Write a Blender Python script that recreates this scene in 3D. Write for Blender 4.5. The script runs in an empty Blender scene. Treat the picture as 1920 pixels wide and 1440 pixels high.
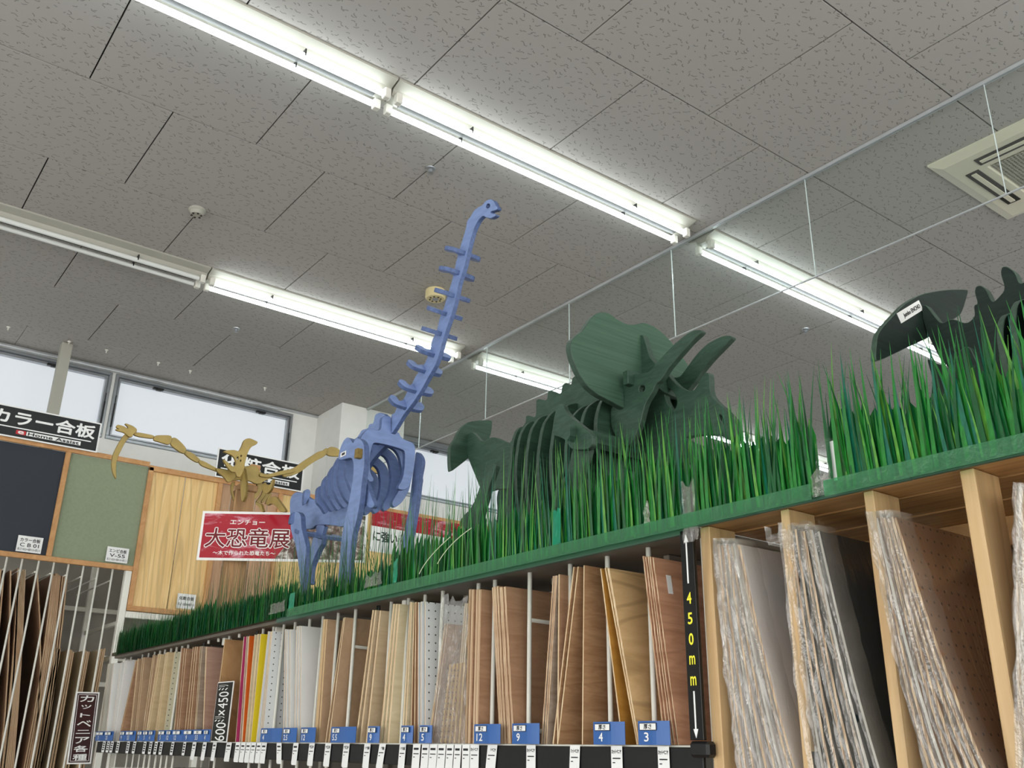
import bpy, math, random
from mathutils import Vector, Matrix
from mathutils.geometry import tessellate_polygon
random.seed(7)
D = bpy.data; SC = bpy.context.scene; COL = SC.collection
EYE = 1.5      # camera height above the floor (m); every z below is measured from eye level
H = 3.28       # ceiling above eye level
# ------------------------------------------------------------------ camera
F = 1765.0     # focal length in pixels of the 1920 px wide frame
MR = ((0.605711, 0.795542, 0.015044), (0.280198, -0.230957, 0.931745), (-0.744717, 0.560153, 0.362802))
cd = D.cameras.new('camera'); cam = D.objects.new('camera', cd); COL.objects.link(cam)
cd.sensor_width = 36; cd.lens = F * 36 / 1920; cd.clip_start = .02; cd.clip_end = 100
R_, U_, N_ = (Vector(r) for r in MR)
cam.matrix_world = Matrix(((R_.x, U_.x, -N_.x, 0), (R_.y, U_.y, -N_.y, 0), (R_.z, U_.z, -N_.z, EYE), (0, 0, 0, 1)))
SC.camera = cam
# ------------------------------------------------------------------ world, exposure
w = D.worlds.new('world'); SC.world = w; w.use_nodes = True
w.node_tree.nodes['Background'].inputs[0].default_value = (.75, .85, 1, 1)
w.node_tree.nodes['Background'].inputs[1].default_value = 1.0
vs = SC.view_settings
vs.view_transform = 'Standard'; vs.look = 'None'; vs.gamma = 1; vs.use_curve_mapping = False
vs.exposure = 0.0
TUBE_POWER = 9.2      # radiance of the lit fluorescent tubes
DAYLIGHT = 0.56        # radiance of the daylit window blinds
FILL_GLOW = 4.1        # radiance of glowing panes added out of view to brighten the room

# ------------------------------------------------------------------ survey: points of the photograph on real planes
def ray(x, y):
    return R_ * ((x - 960) / F) + U_ * (-(y - 720) / F) + N_
def SX(x, y, X): d = ray(x, y); return d * (X / d.x)
def SY(x, y, Y): d = ray(x, y); return d * (Y / d.y)
def SZ(x, y, Z): d = ray(x, y); return d * (Z / d.z)
def SP(x, y, p, n): d = ray(x, y); return d * (p.dot(n) / d.dot(n))
CROP = dict(px=(0, 0, 1), b1=(540, 720, 8), b2=(640, 760, 8), b3=(530, 880, 6.857), nk=(500, 360, 3.4286), bd=(520, 700, 3.6),
            t1=(830, 760, 5.76), t2=(1000, 720, 6), t3=(1180, 600, 4.8), tr=(820, 560, 3.2), r=(1400, 480, 3.692), p=(200, 760, 4.8),
            c2=(180, 1120, 4.5), c3=(400, 1100, 4.236), c4=(780, 1040, 3.6), c5=(1100, 980, 3.13), c6=(1400, 860, 2.483), c1=(0, 1020, 3.4286))
def cp(c, p):
    o = CROP[c]; return o[0] + p[0] / o[2], o[1] + p[1] / o[2]

# ------------------------------------------------------------------ helpers
WL = {}
class MB:
    def __init__(s): s.v = []; s.f = []; s.m = []
    def add(s, vs_, fs, mi=0):
        n = len(s.v); s.v += [tuple(v) for v in vs_]; s.f += [tuple(n + i for i in f) for f in fs]; s.m += [mi] * len(fs)
        return s
    def box(s, x0, x1, y0, y1, z0, z1, mi=0):
        return s.add([(x, y, z) for x in (x0, x1) for y in (y0, y1) for z in (z0, z1)],
                     [(0, 1, 3, 2), (4, 6, 7, 5), (0, 4, 5, 1), (2, 3, 7, 6), (0, 2, 6, 4), (1, 5, 7, 3)], mi)
    def cbox(s, x0, x1, y0, y1, z0, z1, b=.003, mi=0):      # box with chamfered edges
        vs_ = []
        xs, ys, zs = (x0, x1), (y0, y1), (z0, z1)
        idx = {}
        for i in (0, 1):
            for j in (0, 1):
                for k in (0, 1):
                    sx, sy, sz = (1 - 2 * i), (1 - 2 * j), (1 - 2 * k)
                    for a in range(3):
                        p = [xs[i] + sx * b, ys[j] + sy * b, zs[k] + sz * b]
                        p[a] = (xs[i], ys[j], zs[k])[a]
                        idx[(i, j, k, a)] = len(vs_); vs_.append(p)
        fs = []
        for a in range(3):
            b1, c1 = [q for q in range(3) if q != a]
            for sd in (0, 1):
                def key(u, v):
                    t = [0, 0, 0]; t[a] = sd; t[b1] = u; t[c1] = v; return idx[(*t, a)]
                q = (key(0, 0), key(1, 0), key(1, 1), key(0, 1))
                fs.append(q)
        for a in range(3):
            b1, c1 = [q for q in range(3) if q != a]
            for u in (0, 1):
                for v in (0, 1):
                    t0 = [0, 0, 0]; t0[b1] = u; t0[c1] = v; t1 = list(t0); t1[a] = 1
                    fs.append((idx[(*t0, b1)], idx[(*t1, b1)], idx[(*t1, c1)], idx[(*t0, c1)]))
        for i in (0, 1):
            for j in (0, 1):
                for k in (0, 1): fs.append(tuple(idx[(i, j, k, a)] for a in range(3)))
        return s.add(vs_, fs, mi)
    def obox(s, o, X, Y, Z, w_, h, t, mi=0):                 # box from corner o along unit X, Y and back along -Z
        o = Vector(o)
        return s.add([o + X * (w_ * a) + Y * (h * b) - Z * (t * c) for a in (0, 1) for b in (0, 1) for c in (1, 0)],
                     [(0, 1, 3, 2), (4, 6, 7, 5), (0, 4, 5, 1), (2, 3, 7, 6), (0, 2, 6, 4), (1, 5, 7, 3)], mi)
    def tube(s, p0, p1, r, n=8, r1=None, mi=0, cap=True):
        p0 = Vector(p0); p1 = Vector(p1); d = (p1 - p0).normalized(); r1 = r if r1 is None else r1
        a = d.orthogonal().normalized(); b = d.cross(a)
        vs_ = []
        for p, q in ((p0, r), (p1, r1)):
            for i in range(n):
                t = 2 * math.pi * i / n; vs_.append(p + a * (q * math.cos(t)) + b * (q * math.sin(t)))
        fs = [(i, (i + 1) % n, n + (i + 1) % n, n + i) for i in range(n)]
        if cap: fs += [tuple(range(n))[::-1], tuple(range(n, 2 * n))]
        return s.add(vs_, fs, mi)
    def prism(s, prof, axis, a0, a1, mi=0):                  # profile of 2-D points swept along an axis
        n = len(prof)
        def P(u, v, a):
            return (a, u, v) if axis == 'x' else (u, a, v) if axis == 'y' else (u, v, a)
        vs_ = [P(u, v, a0) for u, v in prof] + [P(u, v, a1) for u, v in prof]
        return s.add(vs_, [(i, (i + 1) % n, n + (i + 1) % n, n + i) for i in range(n)] + [tuple(range(n))[::-1], tuple(range(n, 2 * n))], mi)
def mesh_of(name, mb, mats, off=(0, 0, 0), smooth=False):
    me = D.meshes.new(name); ox, oy, oz = off
    me.from_pydata([(x - ox, y - oy, z - oz) for x, y, z in mb.v], [], mb.f)
    if not isinstance(mats, (list, tuple)): mats = [mats]
    for m in mats: me.materials.append(m)
    if len(mats) > 1: me.polygons.foreach_set('material_index', mb.m)
    if smooth: me.polygons.foreach_set('use_smooth', [True] * len(me.polygons))
    me.update()
    return me
def recalc(me):
    import bmesh
    b = bmesh.new(); b.from_mesh(me); bmesh.ops.recalc_face_normals(b, faces=b.faces); b.to_mesh(me); b.free()
def obj(name, mb, mats, parent=None, smooth=False):
    if parent is not None:
        off = WL[parent.name]
    else:
        xs, ys, zs = zip(*mb.v)
        off = ((min(xs) + max(xs)) / 2, (min(ys) + max(ys)) / 2, min(zs))
    me = mesh_of(name, mb, mats, off, smooth); recalc(me)
    o = D.objects.new(name, me); COL.objects.link(o)
    if parent is not None: o.parent = parent; WL[o.name] = off
    else: o.location = (off[0], off[1], off[2] + EYE); WL[o.name] = off
    return o
def tag(o, label=None, cat=None, group=None, kind=None):
    if label and not 4 <= len(label.replace('-', ' ').split()) <= 16: print('LABEL', len(label.split()), label)
    for k, v in (('label', label), ('category', cat), ('group', group), ('kind', kind)):
        if v: o[k] = v
    return o
def thing(name, label, cat, loc, group=None):
    o = D.objects.new(name, None); COL.objects.link(o); o.location = (loc[0], loc[1], loc[2] + EYE)
    o.empty_display_size = .1
    WL[o.name] = tuple(loc); return tag(o, label, cat, group)
def struct(name, mb, mats, parent=None):
    o = obj(name, mb, mats, parent); o['kind'] = 'structure'; return o
_tx = {}
def textdata(body, shear=0, off=0, w_=1.0, font_space=1.0):
    k = (body, shear, off, w_, font_space)
    if k in _tx: return _tx[k]
    c = D.curves.new('lettering', 'FONT'); c.body = body; c.size = 1; c.align_x = 'CENTER'; c.align_y = 'CENTER'
    c.shear = shear; c.offset = off; c.space_character = font_space; c.resolution_u = 3; c.extrude = 0
    o = D.objects.new('lettering', c); COL.objects.link(o); bpy.context.view_layer.update()
    me = D.meshes.new_from_object(o.evaluated_get(bpy.context.evaluated_depsgraph_get()))
    D.objects.remove(o)
    xs = [v.co.x for v in me.vertices] or [0, 1]; ys = [v.co.y for v in me.vertices] or [0, 1]
    # normalise: 1 high, 1 wide box centred on the origin
    cx, cy = (min(xs) + max(xs)) / 2, (min(ys) + max(ys)) / 2; W, Hh = max(xs) - min(xs), max(ys) - min(ys)
    for v in me.vertices: v.co = ((v.co.x - cx) / W, (v.co.y - cy) / Hh, 0)
    me['w'] = W; me['h'] = Hh; _tx[k] = me; return me
def text(body, parent, mat, centre, X, Y, w_, h, bold=0, **kw):
    if bold:           # heavier strokes: the same lettering laid down again a hair to each side
        r = bold * h
        for k, (a, b) in enumerate(((1, 0), (-1, 0), (0, 1), (0, -1), (.7, .7), (-.7, .7), (.7, -.7), (-.7, -.7))):
            text(body, parent, mat, Vector(centre) + X * (a * r) + Y * (b * r) - X.cross(Y) * (.00004 * (k + 1)), X, Y, w_, h, **kw)
    base = textdata(body, **kw)
    key = (base.name, mat.name)
    if key not in _tx:
        m = base.copy(); m.materials.clear(); m.materials.append(mat); _tx[key] = m
    o = D.objects.new('lettering', _tx[key]); COL.objects.link(o); o.parent = parent
    c = Vector(centre) - Vector(WL[parent.name]); Z = X.cross(Y)
    o.matrix_local = Matrix(((X.x * w_, Y.x * h, Z.x, c.x), (X.y * w_, Y.y * h, Z.y, c.y), (X.z * w_, Y.z * h, Z.z, c.z), (0, 0, 0, 1)))
    WL[o.name] = tuple(centre)
    return o
def chaikin(p, n):
    for _ in range(n):
        q = []
        for i in range(len(p)):
            a, b = p[i], p[(i + 1) % len(p)]
            q += [(a[0] * .8 + b[0] * .2, a[1] * .8 + b[1] * .2), (a[0] * .2 + b[0] * .8, a[1] * .2 + b[1] * .8)]
        p = q
    return p
def sheet(mb, O, U, V, loops, th, bev=.0015, smooth=2):
    """flat plate: 2-D outline (first loop) and holes in the frame O,U,V; front at O, body behind it (against U x V)"""
    W = U.cross(V)
    loops = [chaikin(l, smooth) for l in loops]
    def area(l): return sum(l[i][0] * l[(i + 1) % len(l)][1] - l[(i + 1) % len(l)][0] * l[i][1] for i in range(len(l)))
    for i, l in enumerate(loops):
        if (area(l) > 0) != (i == 0): l.reverse()
    rings = []
    for l in loops:
        n = len(l); ins = []
        for i in range(n):
            a, b, c = Vector(l[i - 1]), Vector(l[i]), Vector(l[(i + 1) % n])
            t = (c - a); t = t.normalized() if t.length > 1e-9 else Vector((1, 0)); ins.append(b + Vector((-t.y, t.x)) * bev)
        rings.append((l, ins))
    tris = tessellate_polygon([[Vector((p[0], p[1], 0)) for p in ins] for l, ins in rings])
    base = len(mb.v)
    flat_in = [p for l, ins in rings for p in ins]; flat_out = [p for l, ins in rings for p in l]
    N = len(flat_in)
    P = lambda p, d: tuple(O + U * p[0] + V * p[1] - W * d)
    vs_ = [P(p, 0) for p in flat_in] + [P(p, bev) for p in flat_out] + [P(p, th - bev) for p in flat_out] + [P(p, th) for p in flat_in]
    fs = [tuple(t) for t in tris] + [tuple(3 * N + i for i in t[::-1]) for t in tris]
    mi = [0] * len(fs)
    s0 = 0
    for l, ins in rings:
        n = len(l)
        for k in range(3):
            for i in range(n):
                a, b = s0 + i, s0 + (i + 1) % n
                fs.append((k * N + a, k * N + b, (k + 1) * N + b, (k + 1) * N + a)); mi.append(1)
        s0 += n
    mb.v += vs_; mb.f += [tuple(base + i for i in f) for f in fs]; mb.m += mi
    return mb
VX, VY, VZ = Vector((1, 0, 0)), Vector((0, 1, 0)), Vector((0, 0, 1))
def plate(name, parent, axis, val, crop, pts, mats, th=.012, holes=(), smooth=2, label=None):
    if axis == 'X': O, U, V, f = VX * val, VY, VZ, (lambda p: SX(*cp(crop, p), val)); g = lambda q: (q.y, q.z)
    else: O, U, V, f = VY * val, VX, VZ, (lambda p: SY(*cp(crop, p), val)); g = lambda q: (q.x, q.z)
    loops = [[g(f(p)) for p in l] for l in [pts] + list(holes)]
    mb = MB(); sheet(mb, O, U, V, loops, th, smooth=smooth)
    o = obj(name, mb, mats, parent)
    if label: o['label'] = label
    return o
def plateW(name, parent, axis, val, pts, mats, th=.012, holes=(), smooth=2):     # outline given in metres
    O, U, V = (VX * val, VY, VZ) if axis == 'X' else (VY * val, VX, VZ)
    mb = MB(); sheet(mb, O, U, V, [pts] + list(holes), th, smooth=smooth)
    return obj(name, mb, mats, parent)
def lathe(mb, cx, cy, prof, n=20, mi=0):
    m = len(prof)
    vs_ = [(cx + r * math.cos(2 * math.pi * i / n), cy + r * math.sin(2 * math.pi * i / n), z) for i in range(n) for r, z in prof]
    fs = [(i * m + j, i * m + j + 1, ((i + 1) % n) * m + j + 1, ((i + 1) % n) * m + j) for i in range(n) for j in range(m - 1)]
    return mb.add(vs_, fs, mi)

# ------------------------------------------------------------------ materials
def newmat(name):
    m = D.materials.new(name); m.use_nodes = True; nt = m.node_tree
    return m, nt, nt.nodes['Principled BSDF']
def srgb(c):
    return tuple(((v / 255) / 12.92 if v / 255 <= .04045 else ((v / 255 + .055) / 1.055) ** 2.4) for v in c) + (1,)
def node(nt, t, **kw):
    n = nt.nodes.new(t)
    for k, v in kw.items(): setattr(n, k, v)
    return n
def coords(nt, scale=(1, 1, 1), kind='Object'):
    if kind == 'World': tc = node(nt, 'ShaderNodeNewGeometry'); out = tc.outputs['Position']
    else: tc = node(nt, 'ShaderNodeTexCoord'); out = tc.outputs[kind]
    mp = node(nt, 'ShaderNodeMapping'); mp.inputs['Scale'].default_value = scale
    nt.links.new(out, mp.inputs['Vector']); return mp.outputs['Vector']
def mixc(nt, fac, a, b):
    n = node(nt, 'ShaderNodeMix', data_type='RGBA')
    for s, v in ((n.inputs[6], a), (n.inputs[7], b)):
        if isinstance(v, tuple): s.default_value = v
        else: nt.links.new(v, s)
    if isinstance(fac, float): n.inputs[0].default_value = fac
    else: nt.links.new(fac, n.inputs[0])
    return n.outputs[2]
def noise(nt, vec, scale, detail=3, rough=.5, dist=0):
    n = node(nt, 'ShaderNodeTexNoise'); n.inputs['Scale'].default_value = scale; n.inputs['Detail'].default_value = detail
    n.inputs['Roughness'].default_value = rough; n.inputs['Distortion'].default_value = dist
    nt.links.new(vec, n.inputs['Vector']); return n.outputs['Fac']
def ramp(nt, fac, stops):
    n = node(nt, 'ShaderNodeValToRGB'); e = n.color_ramp.elements
    while len(e) < len(stops): e.new(.5)
    for el, (p, c) in zip(e, stops): el.position = p; el.color = c if isinstance(c, tuple) else (c, c, c, 1)
    nt.links.new(fac, n.inputs['Fac']); return n.outputs['Color']
def bump(nt, bs, h, strength=.2, dist=.002):
    n = node(nt, 'ShaderNodeBump'); n.inputs['Strength'].default_value = strength; n.inputs['Distance'].default_value = dist
    nt.links.new(h, n.inputs['Height']); nt.links.new(n.outputs[0], bs.inputs['Normal'])
def paint(name, c, rough=.5, metal=0, var=.12, scale=(8, 8, 8), bumps=.05, spec=.4):
    m, nt, bs = newmat(name); a = srgb(c); b = tuple(v * (1 - var) for v in a[:3]) + (1,)
    nz = noise(nt, coords(nt, scale), 1, 4)
    nt.links.new(mixc(nt, ramp(nt, nz, [(.35, 0.), (.65, 1.)]), a, b), bs.inputs['Base Color'])
    bs.inputs['Roughness'].default_value = rough; bs.inputs['Metallic'].default_value = metal; bs.inputs['Specular IOR Level'].default_value = spec
    if bumps: bump(nt, bs, nz, bumps)
    return m
def wood(name, c1, c2, scale=(3, 3, 60), rough=.55, rings=0., dist=1.2, spec=.3):
    """grain stretched along the small-scale axis"""
    m, nt, bs = newmat(name); v = coords(nt, scale)
    n1 = noise(nt, v, 1, 5, .6, dist); col = mixc(nt, ramp(nt, n1, [(.3, 0.), (.7, 1.)]), srgb(c1), srgb(c2))
    if rings:
        v2 = coords(nt, tuple(s * .18 for s in scale)); wv = node(nt, 'ShaderNodeTexNoise'); wv.inputs['Scale'].default_value = 1; wv.inputs['Detail'].default_value = 1
        nt.links.new(v2, wv.inputs['Vector'])
        mt = node(nt, 'ShaderNodeMath', operation='MULTIPLY'); mt.inputs[1].default_value = 70.0; nt.links.new(wv.outputs['Fac'], mt.inputs[0])
        sn = node(nt, 'ShaderNodeMath', operation='SINE'); nt.links.new(mt.outputs[0], sn.inputs[0])
        r = ramp(nt, sn.outputs[0], [(.55, 0.), (1., rings)])
        dk = tuple(v_ * .55 for v_ in srgb(c2)[:3]) + (1,)
        col = mixc(nt, r, col, dk)
    nt.links.new(col, bs.inputs['Base Color']); bs.inputs['Roughness'].default_value = rough; bs.inputs['Specular IOR Level'].default_value = spec
    bump(nt, bs, n1, .08, .001); return m
def glow(name, c, s):
    m, nt, bs = newmat(name); bs.inputs['Base Color'].default_value = (.35, .35, .35, 1)
    bs.inputs['Emission Color'].default_value = (*c, 1); bs.inputs['Emission Strength'].default_value = s; return m
def film(name, tint, alpha, rough=.08, crinkle=25, strength=.5, milky=.08, aniso=(1, 1, 1), body=(.8, .8, .8, 1)):
    m = D.materials.new(name); m.use_nodes = True; nt = m.node_tree; nt.nodes.remove(nt.nodes['Principled BSDF'])
    out = nt.nodes['Material Output']
    tr = node(nt, 'ShaderNodeBsdfTransparent'); tr.inputs[0].default_value = tint
    gl = node(nt, 'ShaderNodeBsdfGlossy'); gl.inputs['Roughness'].default_value = rough; gl.inputs[0].default_value = (.95, .95, .95, 1)
    df = node(nt, 'ShaderNodeBsdfDiffuse'); df.inputs[0].default_value = body
    fr = node(nt, 'ShaderNodeLayerWeight'); fr.inputs['Blend'].default_value = .5
    if strength:
        nz = noise(nt, coords(nt, aniso), crinkle, 4, .65, 1.5)
        b = node(nt, 'ShaderNodeBump'); b.inputs['Strength'].default_value = strength; b.inputs['Distance'].default_value = .01
        nt.links.new(nz, b.inputs['Height'])
        for n in (gl, fr): nt.links.new(b.outputs[0], n.inputs['Normal'])
    m1 = node(nt, 'ShaderNodeMixShader'); m1.inputs[0].default_value = milky; nt.links.new(tr.outputs[0], m1.inputs[1]); nt.links.new(df.outputs[0], m1.inputs[2])
    m2 = node(nt, 'ShaderNodeMixShader'); 
    pw_ = node(nt, 'ShaderNodeMath', operation='POWER'); pw_.inputs[1].default_value = 4; nt.links.new(fr.outputs['Facing'], pw_.inputs[0])
    mu = node(nt, 'ShaderNodeMath', operation='MULTIPLY_ADD'); mu.inputs[1].default_value = alpha * .6; mu.inputs[2].default_value = alpha * .05; nt.links.new(pw_.outputs[0], mu.inputs[0])
    nt.links.new(mu.outputs[0], m2.inputs[0]); nt.links.new(m1.outputs[0], m2.inputs[1]); nt.links.new(gl.outputs[0], m2.inputs[2])
    nt.links.new(m2.outputs[0], out.inputs['Surface']); return m
# ceiling board: white fissured rock wool with short dark worm marks
def ceiling_mat():
    m, nt, bs = newmat('ceiling_board')
    geo = node(nt, 'ShaderNodeNewGeometry')
    def mth(op, a, b=None, c=None):
        n = node(nt, 'ShaderNodeMath', operation=op)
        for i, v in enumerate((a, b, c)):
            if v is None: continue
            if isinstance(v, (int, float)): n.inputs[i].default_value = v
            else: nt.links.new(v, n.inputs[i])
        return n.outputs[0]
    masks = []
    for sc, off, ll in ((18.0, 0.0, .013), (15.0, 3.7, .010)):
        ad = node(nt, 'ShaderNodeVectorMath', operation='ADD'); nt.links.new(geo.outputs['Position'], ad.inputs[0]); ad.inputs[1].default_value = (off, off, 0)
        vo = node(nt, 'ShaderNodeTexVoronoi', voronoi_dimensions='2D'); vo.inputs['Scale'].default_value = sc; nt.links.new(ad.outputs[0], vo.inputs['Vector'])
        df = node(nt, 'ShaderNodeVectorMath', operation='SUBTRACT'); nt.links.new(ad.outputs[0], df.inputs[0]); nt.links.new(vo.outputs['Position'], df.inputs[1])
        cs = node(nt, 'ShaderNodeSeparateColor'); nt.links.new(vo.outputs['Color'], cs.inputs[0])
        ro = node(nt, 'ShaderNodeVectorRotate', rotation_type='Z_AXIS'); nt.links.new(df.outputs[0], ro.inputs['Vector']); nt.links.new(mth('MULTIPLY', mth('SUBTRACT', cs.outputs[0], .5), 1.7), ro.inputs['Angle'])
        sp = node(nt, 'ShaderNodeSeparateXYZ'); nt.links.new(ro.outputs[0], sp.inputs[0])
        wig = mth('MULTIPLY', mth('SINE', mth('MULTIPLY_ADD', sp.outputs[1], 210.0, mth('MULTIPLY', cs.outputs[1], 6.0))), .0028)
        u = mth('ABSOLUTE', mth('ADD', sp.outputs[0], wig))
        wd = mth('LESS_THAN', u, .0024); ln = mth('LESS_THAN', mth('ABSOLUTE', sp.outputs[1]), mth('MULTIPLY_ADD', cs.outputs[2], ll, .004))
        masks.append(mth('MULTIPLY', wd, ln))
    fac = mth('MULTIPLY', mth('MAXIMUM', masks[0], masks[1]), .7)
    col = mixc(nt, fac, srgb((176, 172, 166)), srgb((104, 101, 95)))
    nt.links.new(col, bs.inputs['Base Color']); bs.inputs['Roughness'].default_value = .9; bs.inputs['Specular IOR Level'].default_value = .15
    return m
M = {}
M['ceil'] = ceiling_mat()
M['ceil_back'] = paint('ceiling_backing', (40, 38, 36), .9)
M['wall'] = paint('painted_wall', (242, 242, 238), .7, var=.04)
M['floor'] = paint('vinyl_floor', (182, 186, 190), .35, var=.08)
M['white_metal'] = paint('white_enamel_metal', (230, 228, 218), .35, var=.06, spec=.5)
M['fixture'] = paint('fixture_enamel', (176, 174, 162), .5, var=.04)
M['alu'] = paint('anodised_aluminium', (176, 180, 184), .3, metal=.7)
M['dark_alu'] = paint('dark_steel', (60, 60, 60), .4, metal=.6)
M['rail'] = paint('rail_metal', (200, 204, 206), .3, metal=.3)
M['tube_on'] = glow('lit_fluorescent_tube', (.87, .965, 1.0), TUBE_POWER)
M['tube_off'] = paint('unlit_fluorescent_tube', (228, 230, 226), .2, var=.02)
M['blind'] = glow('daylit_blind', (.86, .93, 1.0), DAYLIGHT)
M['glass'] = film('smoke_screen_glass', (.945, .97, .96, 1), .7, rough=.02, strength=0, milky=.012)
M['seam'] = paint('glass_seam', (225, 235, 235), .2)
M['blue'] = paint('blue_painted_plywood', (124, 145, 192), .5, var=.16, scale=(14, 14, 50))
M['blue_edge'] = paint('blue_plywood_edge', (88, 107, 152), .55, var=.3, scale=(60, 60, 60))
M['green'] = wood('green_stained_plywood', (58, 84, 68), (40, 62, 50), (14, 5, 60), .42)
M['green_edge'] = paint('green_plywood_edge', (60, 82, 68), .5, var=.3, scale=(60, 60, 60))
M['dark_green'] = wood('dark_green_stained_plywood', (34, 48, 42), (22, 32, 30), (14, 5, 60), .5, spec=.2)
M['green_light'] = wood('light_green_stained_plywood', (70, 98, 80), (50, 76, 61), (10, 1.5, 70), .45)
M['ridge'] = paint('batten_ridge', (96, 96, 94), .35, metal=.3)
M['ochre'] = paint('ochre_painted_plywood', (176, 152, 88), .5, var=.18, scale=(14, 14, 14))
M['ochre_edge'] = paint('ochre_plywood_edge', (138, 114, 56), .55, var=.3, scale=(60, 60, 60))
M['grass_dark'] = paint('printed_grass_dark', (16, 92, 44), .28, var=.45, scale=(20, 20, 6), spec=.5)
M['grass_mid'] = paint('printed_grass_mid', (40, 132, 50), .28, var=.4, scale=(30, 20, 8), spec=.5)
M['grass_light'] = paint('printed_grass_light', (96, 164, 64), .28, var=.4, scale=(30, 20, 8), spec=.5)
M['grass_teal'] = paint('printed_grass_teal', (26, 110, 84), .28, var=.4, scale=(30, 20, 8), spec=.5)
M['tape_green'] = film('green_tape', (.42, .80, .55, 1), .45, rough=.2, crinkle=30, strength=.3, milky=.16, body=(.20, .50, .30, 1))
M['tape_teal'] = paint('teal_tape', (0, 132, 96), .25, var=.25, scale=(60, 60, 20), bumps=.5)
M['edge_green'] = paint('grey_green_edging', (78, 108, 92), .5, var=.1)
M['straw'] = paint('pale_straw', (216, 222, 190), .4)
M['film'] = film('clear_plastic_film', (.96, .97, .97, 1), 1.3, rough=.14, crinkle=9, strength=.9, milky=.11, aniso=(3, 1.2, .55), body=(.85, .78, .70, 1))
M['bag'] = film('milky_bag_film', (.94, .94, .93, 1), 1.6, rough=.18, crinkle=7, strength=1.0, milky=.15, aniso=(3, 1.5, .8), body=(.86, .84, .80, 1))
M['film_face'] = film('stretched_film', (.97, .97, .97, 1), 1.3, rough=.05, crinkle=4, strength=.55, milky=.03, aniso=(2, 3.0, .5), body=(.85, .8, .75, 1))
M['clear'] = film('clear_sheet', (.95, .98, .96, 1), 1.0, rough=.05, crinkle=6, strength=.4, milky=.02)
M['pine'] = wood('pine_post', (214, 184, 140), (194, 158, 112), (30, 30, 1.6), .5, rings=.35)
M['pine_x'] = wood('pine_plank', (206, 162, 108), (176, 132, 84), (1.6, 26, 26), .5, rings=.35)
M['black'] = paint('black_plastic', (11, 11, 12), .45, var=.2)
M['black_label'] = paint('black_label', (12, 12, 12), .25)
M['white_print'] = paint('white_print', (240, 240, 238), .5, var=.02, bumps=0)
M['paper'] = paint('white_paper', (238, 238, 236), .6, var=.03)
M['ink'] = paint('dark_ink', (35, 35, 38), .6, bumps=0)
M['yellow_print'] = paint('yellow_print', (240, 232, 60), .5, var=.02, bumps=0)
M['brown_label'] = paint('dark_brown_label', (58, 26, 26), .3)
M['blue_card'] = paint('blue_card', (52, 96, 162), .35, var=.08)
M['red_card'] = paint('red_logo', (200, 40, 50), .4)
M['shade_grey'] = paint('interior_grey', (150, 145, 136), .8)
M['steel_dark'] = paint('shelf_underside_metal', (120, 112, 100), .6, var=.15)
M['grille'] = paint('unit_grille', (168, 164, 150), .6)
M['ac'] = paint('unit_plastic', (226, 220, 198), .4, var=.03)
M['beige'] = paint('beige_plastic', (222, 208, 160), .4, var=.03)
M['slot'] = paint('dark_slot', (50, 48, 42), .7)
# ================================================================== THE ROOM
X0, X1, Y0, Y1 = -8.8, 6.0, -6.0, 17.0
struct('floor', MB().box(X0 - .3, X1, Y0, Y1, -EYE - .1, -EYE), M['floor'])
struct('wall_near', MB().box(X0 - .3, X1, Y0 - .1, Y0, -EYE, H + .2), M['wall'])
struct('wall_far', MB().box(X0 - .3, X1, Y1, Y1 + .1, -EYE, H + .2), M['wall'])
struct('wall_right', MB().box(X1, X1 + .1, Y0, Y1, -EYE, H + .2), M['wall'])
ZW0, ZW1 = 2.60, 3.235
wins = [(-2.6, -.75), (-.65, 1.94), (1.97, 3.76), (5.05, 7.1), (7.2, 9.3)]
mb = MB().box(X0 - .12, X0, Y0, Y1, -EYE, ZW0).box(X0 - .12, X0, Y0, Y1, ZW1, H + .02)
prev = Y0
for a, b in wins:
    mb.box(X0 - .12, X0, prev, a, ZW0, ZW1); prev = b
mb.box(X0 - .12, X0, prev, Y1, ZW0, ZW1)
struct('wall_back', mb, M['wall'])
struct('trim_1', MB().cbox(X0, X0 + .03, Y0, 4.04, H - .026, H - .004).tube((X0 + .05, Y0, H - .034), (X0 + .05, 3.6, H - .034), .012), M['rail'])
col_ = struct('column', MB().cbox(X0, -8.24, 4.04, 4.78, -EYE, H), M['wall'])
struct('trim_2', MB().cbox(-8.50, -8.42, 1.40, 1.49, 1.4, H - .002), M['fixture'])
struct('trim_3', MB().cbox(X0, X0 + .06, 4.78, Y1, H - .06, H - .004), M['alu'])
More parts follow.
